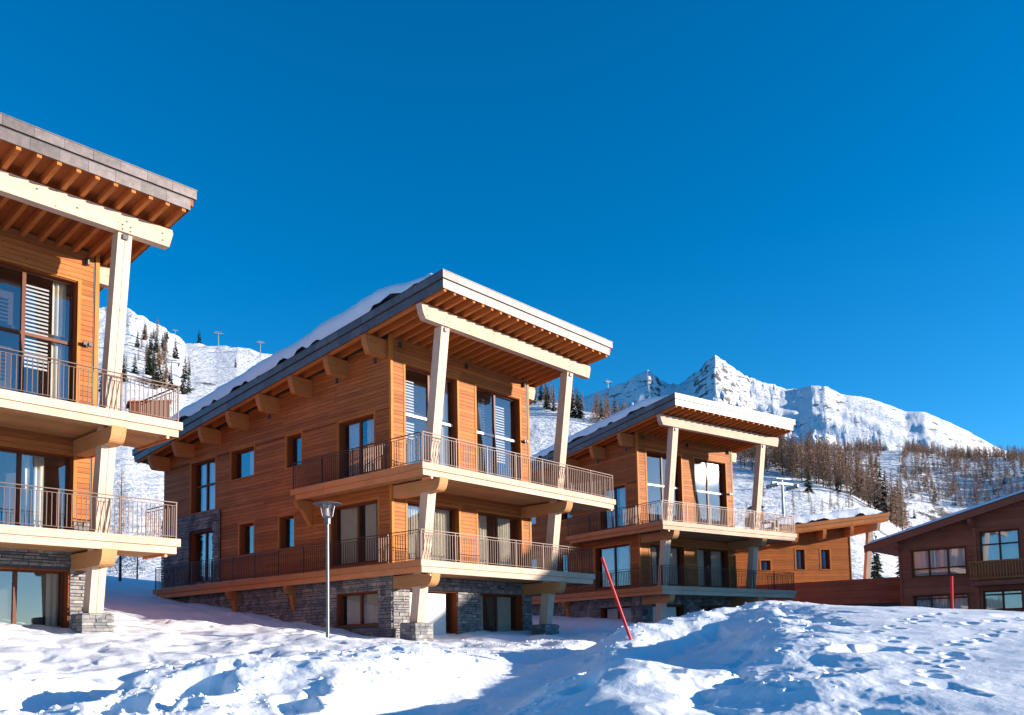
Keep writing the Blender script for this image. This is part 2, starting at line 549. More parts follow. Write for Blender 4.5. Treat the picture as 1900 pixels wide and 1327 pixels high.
def near_h(x, y):
    z = -1.7 + .08 * np.clip(y, -5, 90)
    z = z + .13 * np.log1p(np.exp(np.clip((-x - 6.5) * 1.2, -30, 30))) / 1.2 * sstep(8, 22, y) * sstep(-90, -40, x)
    z = z - .28 * sstep(-7, -3, x) * sstep(16, 28, y)
    z = z - .35 * sstep(4, 9, x) * sstep(30, 40, y) - .2 * sstep(-2, 2, x) * sstep(26, 32, y)
    z = z + .27 * np.exp(-((x + 4.9) / 2.4) ** 2 - ((y - 23.6) / 2.2) ** 2)
    # ploughed path
    d, _, _ = seg_dist(x, y, *PATH)
    pm = np.exp(-(d / 1.15) ** 4)
    nearw = sstep(70, 30, np.hypot(x, y))
    # banks
    dc, hc, sg = seg_dist(x, y, *CREST)
    right_ = np.exp(-(dc / 11.) ** 2)
    left_ = np.exp(-(dc / 1.15) ** 2)
    z = z + hc * np.where(sg > 0, right_, left_)
    db, hb, _ = seg_dist(x, y, *BACK)
    z = z + np.maximum(0, hb - hc * np.where(sg > 0, right_, left_) * .6) * np.exp(-(db / 1.35) ** 2)
    dl, hl, _ = seg_dist(x, y, *LEFTB)
    z = z + hl * np.exp(-(dl / 1.7) ** 2)
    z = z + .56 * np.exp(-((x - 1.35 - .12 * (y - 11)) / 1.05) ** 2 - ((y - 11.4) / 2.7) ** 2)
    z = z - .32 * pm * nearw
    rough = (1 - .75 * pm) * (.20 + .45 * np.exp(-(dl / 2.6) ** 2) + .5 * np.exp(-(dc / 1.3) ** 2) + .35 * np.exp(-(db / 1.5) ** 2))
    rough = rough * (1 - .62 * np.where(sg > 0, sstep(.4, 2.2, dc), 0) * sstep(44, 28, y))
    n1 = fbm(x * .55 + 3, y * .55, 3)
    n2 = fbm(x * 1.7, y * 1.7 + 5, 4, .55)
    n3 = fbm(x * 6.1, y * 6.1, 3, .55)
    z = z + nearw * (.20 * n1 * (1 - .6 * pm) * (1 - .7 * np.where(sg > 0, sstep(.2, 1.5, dc), 0)) + .010 * pm * fbm(x * 9, y * 7, 3) + .05 * rough * n2 + .012 * rough * n3)
    # wind-cut hollows and clods
    cl = np.maximum(0, fbm(x * 1.25 + .5 * n2 + 40, y * .8, 2, .4) - .16)
    z = z - nearw * rough * .62 * cl
    clod = np.maximum(0, fbm(x * 4.3 - 11, y * 4.3 + 9, 2) - .25)
    z = z + nearw * rough * .05 * clod
    idx = np.nonzero((y > 8) & (y < 22) & (x > -10) & (x < 15))[0] if np.ndim(x) else []
    if len(idx):
        xs_, ys_, zs_ = x[idx], y[idx], z[idx].copy()
        for (xa, ya, xb, yb, w_, dep) in DENTS:
            dd, _, _ = seg_dist(xs_, ys_, [(xa, ya), (xb, yb)], [1, 1])
            q = dd / w_
            zs_ -= dep * np.exp(-q ** 4) - dep * .07 * np.exp(-((q - 1.45) / .35) ** 2)
        for (px, py, r, dep) in PRINTS:
            k = np.nonzero((np.abs(xs_ - px) < 3 * r) & (np.abs(ys_ - py) < 3 * r))[0]
            q = ((xs_[k] - px) ** 2 + (ys_[k] - py) ** 2) / (r * r)
            zs_[k] += -dep * np.exp(-q ** 3) + dep * .12 * np.exp(-((np.sqrt(q) - 1.5) / .35) ** 2)
        z = z.copy()
        z[idx] = zs_
    return z


def far_h(x, y):
    d = np.hypot(x, y) * np.where(y > 0, 1, 1)
    yy = np.maximum(y, 1e-3)
    t = np.clip(x / yy, -6, 6)
    t = np.where(y <= 0, np.where(x > 0, 6., -6.), t)
    cosb = 1 / np.sqrt(1 + t * t)
    yd = np.where(y > 0, y, 0) + np.where(y <= 0, d * .16, 0)
    yd = np.maximum(yd, d * .16)          # forward depth used by the ridge tables

    def tab(T):
        return np.interp(t, T[:, 0], T[:, 1]), np.interp(t, T[:, 0], T[:, 2])
    back = sstep(0, -60, y)
    eA, dA = tab(A_TAB)
    eB, dB = tab(B_TAB)
    eC, dC = tab(C_TAB)
    dA = np.maximum(dA * .999, 120)
    z60 = np.interp(60, [0, 90], [-1.7, 5.5]) + 0 * d
    zA, zB, zC = eA * dA, eB * dB, eC * dC
    dC = np.interp(t, [-.2, .1, .24, .56, .9], [2600, 2800, 2800, 2400, 2350])
    zC = eC * dC
    knots_d = [60 + 0 * d, dA, dA * 1.12, dB * .62, dB, dC * .5, dC, dC * 1.35]
    zAb = zA - .06 * dA
    zv = np.minimum(zB * .62 * .86, zAb * 1.0 + 20)
    zf = np.maximum(zB * 1.28, .8 * zB)
    knots_z = [z60, zA, zAb, zv, zB, zf, zC, zC * .55]
    z = z60 + 0 * d
    for k in range(len(knots_d) - 1):
        s = np.clip((yd - knots_d[k]) / np.maximum(knots_d[k + 1] - knots_d[k], 1), 0, 1)
        if k == 0:
            w = .35 * s + .65 * s ** 1.7
        elif k == 5:
            w = .15 * s + .85 * s ** 1.5
        else:
            w = s * s * (3 - 2 * s)
        z = np.where(yd > knots_d[k], knots_z[k] + (knots_z[k + 1] - knots_z[k]) * w, z)
    # relief
    wA = sstep(70, 250, yd) * sstep(1300, 900, yd)
    z = z + wA * (6.5 * fbm(x / 120., y / 120., 3, .45) + .45 * fbm(x / 14., y / 14., 3, .5)) * (.35 + .65 * np.clip(np.abs(yd - dA) / (dA * .25), 0, 1))
    rk = sstep(.30, .60, -t + .0) * sstep(.82, 1.02, yd / dA) * (y > 0) * wA
    z = z + rk * 13 * fbm(x / 30., y / 30., 5, .6, True)
    wC = sstep(.44, .72, yd / dC)
    wx = x + .45 * y + 90 * fbm(x / 420., y / 420., 3)
    gul = fbm(wx / 300., y / 1500. + .3, 3, .45, True) - .45
    iso = fbm(x / 150. + .4 * fbm(x / 60., y / 60., 2), y / 150., 6, .6, True)
    pk = np.exp(-((t - .236) / .07) ** 2) + .8 * np.exp(-((t - .158) / .03) ** 2) + .35 * np.exp(-((t - .345) / .03) ** 2)
    att = .14 + .86 * np.clip(np.abs(yd - dC) / 600., 0, 1)
    z = z + wC * att * (38 * gul + (15 + 26 * pk) * (iso - .35))
    z = z + wC * (1 - sstep(0, 420, np.abs(yd - dC))) * (2. + 13 * pk) * (fbm(x / 52., y / 52., 5, .62, True) - .3)
    return z * (1 - back) + (-1.7) * back


def H(x, y):
    x, y = np.asarray(x, float), np.asarray(y, float)
    d = np.hypot(x, y)
    w = sstep(48, 85, np.where(y > 0, y, d))
    return near_h(x, y) * (1 - w) + far_h(x, y) * w


def Hz(x, y):
    return float(H(np.array([x]), np.array([y]))[0]) + EYE


# animal and boot tracks over the smooth snow on the right
_r = random.Random(4)
for (x0, y0, x1, y1, n_, s_) in ((4.3, 9.6, 6.6, 13.2, 9, .13), (6.6, 13.2, 8.6, 15.4, 8, .11), (5.3, 10.6, 6.0, 14.8, 7, .12), (6.0, 14.8, 9.4, 19.5, 12, .13), (7.5, 15.5, 12.5, 20.0, 14, .14), (-3.3, 14.2, -1.9, 16.4, 5, .2), (-5.2, 10.8, -3.9, 12.2, 5, .17)):
    for k in range(n_):
        t_ = (k + .5) / n_
        o_ = (.11 if k % 2 else -.11) + _r.uniform(-.05, .05)
        PRINTS.append((x0 + (x1 - x0) * t_ + o_, y0 + (y1 - y0) * t_ + _r.uniform(-.12, .12), s_ * _r.uniform(.55, 1.), _r.uniform(.05, .10)))


def polar(name, rs, mat, label=None):
    ang = np.concatenate([np.radians(np.linspace(-180, -37, 70, endpoint=False)), np.radians(np.linspace(-37, 37, 1000, endpoint=False)), np.radians(np.linspace(37, 180, 71))[:-1]])
    na, nr = len(ang), len(rs)
    a, r_ = np.meshgrid(ang, rs)
    x, y = (r_ * np.sin(a)).ravel(), (r_ * np.cos(a)).ravel()
    z = H(x, y) + EYE
    co = np.stack([x, y, z], 1)
    i, j = np.meshgrid(np.arange(na), np.arange(nr - 1))
    i, j = i.ravel(), j.ravel()
    i2 = (i + 1) % na
    f = np.stack([j * na + i, j * na + i2, (j + 1) * na + i2, (j + 1) * na + i], 1)
    me = bpy.data.meshes.new(name)
    me.vertices.add(len(co))
    me.vertices.foreach_set('co', co.ravel())
    me.loops.add(f.size)
    me.loops.foreach_set('vertex_index', f[:, ::-1].ravel())
    me.polygons.add(len(f))
    me.polygons.foreach_set('loop_start', np.arange(len(f)) * 4)
    me.polygons.foreach_set('use_smooth', np.ones(len(f), bool))
    me.update(calc_edges=True)
    me.materials.append(MATS[mat])
    return link(name, me, None, 'structure')


polar('snow_ground', np.concatenate([np.geomspace(.6, 7, 50, endpoint=False), np.geomspace(7, 36, 480, endpoint=False), np.geomspace(36, 90, 70)]), 'snow')
polar('mountain_terrain', np.geomspace(90, 5200, 230), 'mountain')

# broken lumps thrown up by the plough
import bmesh
_bm = bmesh.new()
bmesh.ops.create_icosphere(_bm, subdivisions=1, radius=1)
_iv = np.array([v_.co[:] for v_ in _bm.verts])
_if = [tuple(v_.index for v_ in f_.verts) for f_ in _bm.faces]
_bm.free()
_rc = np.random.RandomState(12)
_px, _py = [], []
for (ln, n_, sp_) in ((PATH[0][1:], 420, 1.45), (LEFTB[0], 240, .9), ([(-8, 10.5), (-3, 11.5)], 420, .9), (CREST[0][:6], 110, .45), (BACK[0], 90, .45), ([(-2, 24.5), (5, 31)], 320, 1.2)):
    for k in range(n_):
        i_ = _rc.randint(len(ln) - 1)
        t_ = _rc.rand()
        a_, b_ = np.array(ln[i_]), np.array(ln[i_ + 1])
        q_ = a_ + (b_ - a_) * t_
        nn = np.array([(b_ - a_)[1], -(b_ - a_)[0]]) / np.hypot(*(b_ - a_))
        off = _rc.choice([-1, 1]) * (1.25 + abs(_rc.randn()) * .4) if sp_ == 1.45 else _rc.randn() * sp_
        q_ = q_ + nn * off
        _px.append(q_[0])
        _py.append(q_[1])
_px, _py = np.array(_px), np.array(_py)
_pz = H(_px, _py) + EYE
_cv, _cf = [], []
for k in range(len(_px)):
    r_ = .014 + .04 * _rc.rand() ** 3
    v_ = _iv * (1 + .35 * _rc.randn(len(_iv), 1)) * r_ * np.array([1, 1, .7]) * (.8 + .5 * _rc.rand(3))
    _cv.append(v_ + np.array([_px[k], _py[k], _pz[k] + r_ * .15]))
    _cf += [tuple(i_ + 12 * k for i_ in f_) for f_ in _if]
_me = bpy.data.meshes.new('snow_clods')
_me.from_pydata(np.concatenate(_cv).tolist(), [], _cf)
_me.materials.append(MATS['snow'])
tag(link('snow_clods', _me, None, 'stuff'), 'small broken lumps of snow along the ploughed path and banks', 'snow')

# ------------------------------------------------------------------ chalets
SL = .1256                               # roof fall per metre, front to back
ZT = lambda v: 5.55 - SL * (v + 3.41)    # top of the roof
DZ = 5.45                                # upper deck above the foot of the house


def intervals(a0, a1, cuts):
    out = [(a0, a1)]
    for c0, c1 in cuts:
        nx = []
        for p, q in out:
            if c1 <= p or c0 >= q:
                nx.append((p, q))
            else:
                if c0 > p:
                    nx.append((p, c0))
                if c1 < q:
                    nx.append((c1, q))
        out = nx
    return [t for t in out if t[1] - t[0] > .03]


def rows(z0, z1, pitch_, ops):
    """horizontal courses cut at the heads and sills of the openings"""
    ed = sorted({round(o[2], 3) for o in ops} | {round(o[3], 3) for o in ops})
    z = z0
    while z < z1 - .02:
        t = min(z + pitch_, z1)
        cut = [e for e in ed if z + .025 < e < t - .025]
        a = z
        for e in cut + [t]:
            yield a, e
            a = e
        z = t


def backing(mp, a0, a1, z0, z1, ops, mb, th=.3, n1=0.):
    zs = sorted({z0, z1} | {min(max(o[k], z0), z1) for o in ops for k in (2, 3)})
    for p, q in zip(zs[:-1], zs[1:]):
        if q - p < .005:
            continue
        cuts = [(o[0], o[1]) for o in ops if o[2] < q - .003 and o[3] > p + .003]
        for a, b_ in intervals(a0, a1, cuts):
            mb.box(a, b_, n1 - th, n1, p, q, mp)


def cladding(mp, parent, a0, a1, z0, z1, ops, mat, rng, top=None, pitch_=.135, joined=None, th=.022):
    for p, q in rows(z0, z1, pitch_, ops):
        cuts = [(o[0], o[1]) for o in ops if o[2] < q - .004 and o[3] > p + .004]
        hi = a1 if top is None else min(a1, top(q))
        for a, b_ in intervals(a0, max(hi, a0), cuts):
            while b_ - a > .05:
                L_ = b_ - a if b_ - a < 4.6 else rng.uniform(2.4, 4.2)
                mb = joined or MB(DZ)
                mb.box(a + .002, a + L_ - .002, .002, th + rng.uniform(-.003, .003), p + .004, q - .006, mp)
                if joined is None:
                    mb.build('cladding_board', mat, parent)
                a += L_


def stones(mp, parent, a0, a1, z0, z1, ops, rng, single, joined, base=0., big=1.):
    z = z0
    while z < z1 - .02:
        h = min(rng.choice([.06, .075, .09, .11, .14]) * big, z1 - z)
        if z1 - z - h < .03:
            h = z1 - z
        cuts = [(o[0], o[1]) for o in ops if o[2] < z + h - .01 and o[3] > z + .01]
        for a, b_ in intervals(a0, a1, cuts):
            while b_ - a > .02:
                L_ = min(rng.uniform(.12, .5) * big, b_ - a)
                if b_ - a - L_ < .07:
                    L_ = b_ - a
                j = lambda: rng.uniform(0, .012)
                n_ = base + rng.uniform(.012, .055)
                A, B_, P_, Q_ = a + .004, a + L_ - .006, z + .004, z + h - .007
                f_ = [(A + j(), n_ + j(), P_ + j()), (B_ - j(), n_ + j(), P_ + j()), (B_ - j(), n_ + j(), Q_ - j()), (A + j(), n_ + j(), Q_ - j())]
                r_ = [(A, base - .01, P_), (B_, base - .01, P_), (B_, base - .01, Q_), (A, base - .01, Q_)]
                pts = [r_[0], r_[1], f_[1], f_[0], r_[3], r_[2], f_[2], f_[3]]
                mb = MB(DZ) if single else joined
                pts = [mp(*t_) for t_ in pts]
                if mp is FRONT:
                    pts = [pts[i] for i in (3, 2, 1, 0, 7, 6, 5, 4)]
                mb.hexa([(x, y, zz + mb.dz) for x, y, zz in pts])
                if single:
                    mb.build('stone', 'stone', parent, fix=True)
                a += L_
        z += h


def curtain(mp, a0, a1, n0, z0, z1, rng, amp=.035, wl=.13):
    mb = MB(DZ)
    k = max(8, int((a1 - a0) / .025))
    ph = rng.uniform(0, 6)
    for i in range(k + 1):
        a = a0 + (a1 - a0) * i / k
        n_ = n0 + amp * math.sin(a / wl * 2 * math.pi + ph + .8 * math.sin(a * 5 + ph))
        for z in (z0, z1):
            x, y, zz = mp(a, n_, z)
            mb.v.append((x, y, zz + DZ))
    for i in range(k):
        mb.f.append((2 * i, 2 * i + 2, 2 * i + 3, 2 * i + 1))
    return mb


def window(mp, parent, a0, a1, z0, z1, rng, mull=(), trans=(), curtains=(), blind=(), rec=.17, trim=.09, frame='frame', fw=.075, white=False, depth=.9, name='window', cmat='curtain', reveal='reveal', tmat='trim'):
    """frame set back in a deep reveal; panes, mullions, curtains and blinds are its pieces"""
    n1, n0 = -rec, -rec - .07
    mb = MB(DZ)
    mb.box(a0, a0 + fw, n0, n1, z0, z1, mp).box(a1 - fw, a1, n0, n1, z0, z1, mp)
    mb.box(a0 + fw, a1 - fw, n0, n1, z1 - fw, z1, mp).box(a0 + fw, a1 - fw, n0, n1, z0, z0 + fw, mp)
    w = mb.build(name, frame, parent)
    R = MB(DZ)
    t = .03
    R.box(a0, a0 + t, n1 + .001, -.002, z0, z1, mp).box(a1 - t, a1, n1 + .001, -.002, z0, z1, mp)
    R.box(a0 + t, a1 - t, n1 + .001, -.002, z1 - t, z1, mp).box(a0 + t, a1 - t, n1 + .001, -.002, z0, z0 + t, mp)
    R.build('reveal', reveal, w)
    if trim:
        T = MB(DZ)
        T.box(a0 - trim, a0 - .001, .0, .036, z0 - .05, z1 + trim * .75, mp).box(a1 + .001, a1 + trim, .0, .036, z0 - .05, z1 + trim * .75, mp)
        T.box(a0 - .001, a1 + .001, .0, .034, z1 + .001, z1 + trim * .75, mp)
        if z0 > -99 and name == 'window':
            T.box(a0 - .001, a1 + .001, .0, .05, z0 - .05, z0 - .001, mp)
        T.build('trim', tmat, w)
    xs = [a0 + fw] + [m_ for m_ in mull] + [a1 - fw]
    zs = [z0 + fw] + [m_ for m_ in trans] + [z1 - fw]
    for m_ in mull:
        MB(DZ).box(m_ - .045, m_ + .045, n0 - .002, n1 + .012, z0 + fw, z1 - fw, mp).build('mullion', frame, w)
    for m_ in trans:
        for p, q in zip(xs[:-1], xs[1:]):
            MB(DZ).box(p + .045 * (p != xs[0]), q - .045 * (q != xs[-1]), n0 - .002, n1 + .008, m_ - .04, m_ + .04, mp).build('transom', 'white_rail' if white else frame, w)
    for p, q in zip(xs[:-1], xs[1:]):
        for s, e in zip(zs[:-1], zs[1:]):
            MB(DZ).box(p + .045 * (p != xs[0]), q - .045 * (q != xs[-1]), n0 + .025, n0 + .037, s + .04 * (s != zs[0]), e - .04 * (e != zs[-1]), mp).build('pane', 'glass', w)
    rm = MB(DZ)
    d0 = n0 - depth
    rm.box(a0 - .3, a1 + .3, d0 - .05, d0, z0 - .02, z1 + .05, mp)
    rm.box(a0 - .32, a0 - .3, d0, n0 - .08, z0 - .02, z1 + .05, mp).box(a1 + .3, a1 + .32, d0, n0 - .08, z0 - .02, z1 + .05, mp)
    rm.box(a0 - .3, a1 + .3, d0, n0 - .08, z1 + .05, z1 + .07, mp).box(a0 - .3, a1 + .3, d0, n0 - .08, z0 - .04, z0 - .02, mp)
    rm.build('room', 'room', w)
    for c0, c1 in curtains:
        curtain(mp, c0, c1, n0 - .12, z0 + .02, z1 - .02, rng).build('curtain', cmat, w, smooth=True)
    for b0, b1, bz0, bz1 in blind:
        k = int((bz1 - bz0) / .1)
        for i in range(k):
            z = bz0 + i * .1
            c = [mp(b0, n0 - .05, z), mp(b1, n0 - .05, z), mp(b1, n0 - .075, z + .056), mp(b0, n0 - .075, z + .056)]
            bb = MB(DZ)
            bb.v = [(x, y, q_ + DZ) for x, y, q_ in c]
            bb.f = [(0, 1, 2, 3)]
            bb.build('blind_slat', 'blind', w)
    return w


_BAL = {}


def railing(parent, pts, z, rng, mat='rail', spacing=.113, single=True, skip=0.):
    """posts, two upper bars, a foot bar and square balusters along a polyline of (u, v)"""
    R = MB(DZ)
    pr, extra = [], MB(DZ)
    if 'b' not in _BAL:
        _BAL['b'] = MB().box(-.008, .008, -.008, .008, .09, .875).mesh('baluster', mat)
        _BAL['p'] = MB().box(-.016, .016, -.016, .016, 0, .97).mesh('post', mat)
    for k, (p, q) in enumerate(zip(pts[:-1], pts[1:])):
        p, q = Vector((*p, 0)), Vector((*q, 0))
        L_ = (q - p).length
        ax = abs((q - p).x) > abs((q - p).y)
        lo, hi = (min(p.x, q.x), max(p.x, q.x)) if ax else (min(p.y, q.y), max(p.y, q.y))
        for (h0, h1, w) in ((.955, .978, .02), (.875, .889, .009), (.075, .089, .009)):
            e = .024 if k % 2 == 0 else -.024
            if ax:
                R.box(lo - .024, hi + .024, p.y - w, p.y + w, z + h0, z + h1)
            else:
                R.box(p.x - w, p.x + w, lo + .0245, hi - .0245, z + h0, z + h1)
        npost = max(1, round(L_ / 1.55))
        for i in range(npost + 1):
            t = p.lerp(q, i / npost)
            if i == 0 and k > 0:
                continue
            pr.append(t)
        nb = int(L_ / spacing)
        for i in range(1, nb):
            t = p.lerp(q, i / nb)
            pr.append((t, i))
    r = R.build('railing', mat, parent)
    for t in pr:
        if isinstance(t, tuple):
            t = t[0]
            if single:
                link('baluster', _BAL['b'], r, None, (t.x, t.y, z + DZ))
            else:
                extra.box(t.x - .008, t.x + .008, t.y - .008, t.y + .008, z + .09, z + .875)
        else:
            link('post', _BAL['p'], r, None, (t.x, t.y, z + DZ - .02))
    if not single and extra.v:
        extra.build('baluster', mat, r, 'stuff')
    return r


def deck(parent, uL, uR, v1, zt, rng, side_to, thick=.46):
    """front gallery with a narrow gallery wrapping the left side: boards, two stepped fascia boards, soffit boards"""
    d = MB(DZ).box(uL + .12, uR - .12, v1 + .12, .0, zt - .32, zt - .12).build('deck', 'frame', parent)  # dark core colour paints the shade into the gaps between soffit boards
    nb = max(1, int((-v1 - .06) / .145))
    for i in range(nb + 1):
        a = v1 + .045 + i * .145
        b_ = min(a + .138, -.03)
        if b_ > a + .03:
            MB(DZ).box(uL + .045, uR - .045, a, b_, zt - .119, zt - .09).build('deck_board', 'deck_u', d)
            MB(DZ).box(uL + .1, uR - .1, a + .06, min(b_ + .018, -.03), zt - .40, zt - .323).build('soffit_board', 'deck_u', d)
    MB(DZ).box(uL - .0, uR, v1, v1 + .044, zt - .27, zt - .07).build('edge_board', 'light_u', d)
    MB(DZ).box(uL + .06, uR - .09, v1 + .045, v1 + .10, zt - thick, zt - .271).build('edge_beam', 'light_u', d)
    MB(DZ).box(uR - .044, uR, v1 + .0445, 0, zt - .27, zt - .07).build('edge_board', 'deck_v', d)
    MB(DZ).box(uR - .145, uR - .09, v1 + .1005, 0, zt - thick, zt - .271).build('edge_beam', 'deck_v', d)
    # left gallery
    g = MB(DZ).box(uL + .12, -.04, .002, side_to - .1, zt - .32, zt - .12).build('side_deck', 'deck_v', parent)
    MB(DZ).box(uL, uL + .044, v1 + .0445, side_to, zt - .27, zt - .07).build('edge_board', 'deck_v', g)
    MB(DZ).box(uL + .06, uL + .115, v1 + .1005, side_to - .25, zt - thick, zt - .271).build('edge_beam', 'deck_v', g)
    wd = max(.1, (-.04 - uL - .05) / 4)
    for i in range(4):
        MB(DZ).box(uL + .046 + i * wd, uL + .046 + i * wd + wd - .008, .0, side_to - .02, zt - .119, zt - .09).build('deck_board', 'deck_v', g)
        MB(DZ).box(uL + .12 + i * wd, min(uL + .12 + i * wd + wd - .01, -.03), .0, side_to - .12, zt - .40, zt - .323).build('soffit_board', 'deck_v', g)
    return d, g


def nose(mb, u0, u1, v_in, v_out, zt, zb):
    """timber cantilever with a rounded, undercut end"""
    h = zt - zb
    poly = [(v_in, zt), (v_out, zt)]
    for k in range(1, 7):
        a = k / 6 * math.pi / 2
        poly.append((v_out + .02 + .24 * (1 - math.cos(a)), zt - h * (.12 + .88 * math.sin(a))))
    poly.append((v_in, zb))
    mb.prism(poly, lambda a, b, t: (t, a, b), u0, u1)


def lathe_lamp(parent, x, y, z, name='spot_lamp'):
    o = MB(DZ).tube((x, y, z), (x, y, z + .17), .055, seg=10).build(name, 'dark_metal', parent)
    return o


def roof_snow(parent, u0, u1, v0, v1, thick, rng, zt=ZT, front_thin=3., mat='roof_snow', nu=34, nv=70, seed=0.):
    u = np.linspace(0, 1, nu)
    v = np.linspace(0, 1, nv)
    u = .5 - .5 * np.cos(np.pi * u)
    uu, vv = np.meshgrid(u, v)
    X = u0 + (u1 - u0) * uu
    Y = v0 + (v1 - v0) * vv
    # ragged outline
    eu = np.minimum(X - u0, u1 - X) + .05 * fbm(Y * 1.3 + seed, X * .2, 3)
    ev = np.minimum(Y - v0, v1 - Y) + .25 * fbm(X * .9 + seed, Y * .3, 3)
    e = np.minimum(eu, ev)
    T = thick * np.clip(np.sqrt(np.clip(e, 0, None) / .2), 0, 1)
    T = T * (.35 + .65 * sstep(0, front_thin, Y - v0)) * (1 + .2 * fbm(X * .6 + seed, Y * .5, 3))
    Z = np.array([[zt(b_) for b_ in rw] for rw in Y]) + T + .012
    X = np.where(uu == 0, u0, X) - .08 * (uu == 0) * fbm(Y * 1.7 + seed, X * 0, 3)
    mb = MB(DZ)
    mb.v = [(float(a), float(b_), float(c) + DZ) for a, b_, c in zip(X.ravel(), Y.ravel(), Z.ravel())]
    mb.f = [(j * nu + i, j * nu + i + 1, (j + 1) * nu + i + 1, (j + 1) * nu + i) for j in range(nv - 1) for i in range(nu - 1)]
    return mb.build('snow_cover', mat, parent, smooth=True)


def roof(parent, W, L_, rng, uL=-.93, uR=8.0, vF=-3.41, snow=.24, front_thin=3., panel=.62, seed=0., single=True, fmat='fascia'):
    zf = lambda x, y: ZT(y)
    vB = L_ + 1.1
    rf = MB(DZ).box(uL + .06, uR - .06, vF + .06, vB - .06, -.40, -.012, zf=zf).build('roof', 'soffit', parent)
    MB(DZ).box(uL - .012, uR + .012, vF - .012, vB + .01, -.011, .012, zf=zf).build('roof_sheet', 'fascia', rf)

    def strip(axis, fixed0, fixed1, a0, a1, t0, t1):
        k = max(1, round((a1 - a0) / panel))
        for i in range(k):
            p, q = a0 + (a1 - a0) * i / k + .003, a0 + (a1 - a0) * (i + 1) / k - .003
            pr = rng.uniform(0, .004)
            if axis == 'u':
                MB(DZ).box(p, q, fixed0 - pr, fixed1, t0, t1, zf=zf).build('fascia_panel', fmat, rf)
            else:
                MB(DZ).box(fixed0 - pr, fixed1, p, q, t0, t1, zf=zf).build('fascia_panel', fmat, rf)
    strip('u', vF, vF + .03, uL, uR, -.235, -.013)
    strip('u', vF + .045, vF + .075, uL + .045, uR - .14, -.53, -.265)
    strip('v', uL, uL + .03, vF + .031, vB, -.235, -.013)
    strip('v', uL + .045, uL + .075, vF + .076, vB - .12, -.53, -.265)
    strip('v', uR - .03, uR, vF + .031, 2., -.235, -.013)
    strip('v', uR - .17, uR - .14, vF + .076, 2., -.53, -.265)
    strip('u', vB - .03, vB, uL + .031, uL + 2., -.235, -.013)
    strip('u', vB - .15, vB - .12, uL + .076, uL + 2., -.53, -.265)
    # shadow gap between the two rows of sheet metal
    MB(DZ).box(uL + .05, uR - .05, vF + .05, vB - .05, -.27, -.234, zf=zf).build('gap_batten', 'dark_metal', rf)
    # rafters, lying on the purlins
    me = MB(DZ).box(-.05, .05, vF + .085, vB - .2, -.60, -.401, zf=zf).mesh('rafter', 'rafter')
    k = 21
    for i in range(k):
        link('rafter', me, rf, None, (uL + .17 + (uR - uL - .46) * i / (k - 1), 0, 0))
    roof_snow(rf, uL + .02, uR - .05, vF + .45, vB - .01, snow, rng, front_thin=front_thin, seed=seed)
    return rf


def bolts(parent, pts, v):
    if 'bolt' not in _BAL:
        _BAL['bolt'] = MB().tube((0, -.012, 0), (0, .01, 0), .022, seg=8).mesh('bolt', 'dark_metal')
    for u, z in pts:
        link('bolt', _BAL['bolt'], parent, None, (u, v, z + DZ))


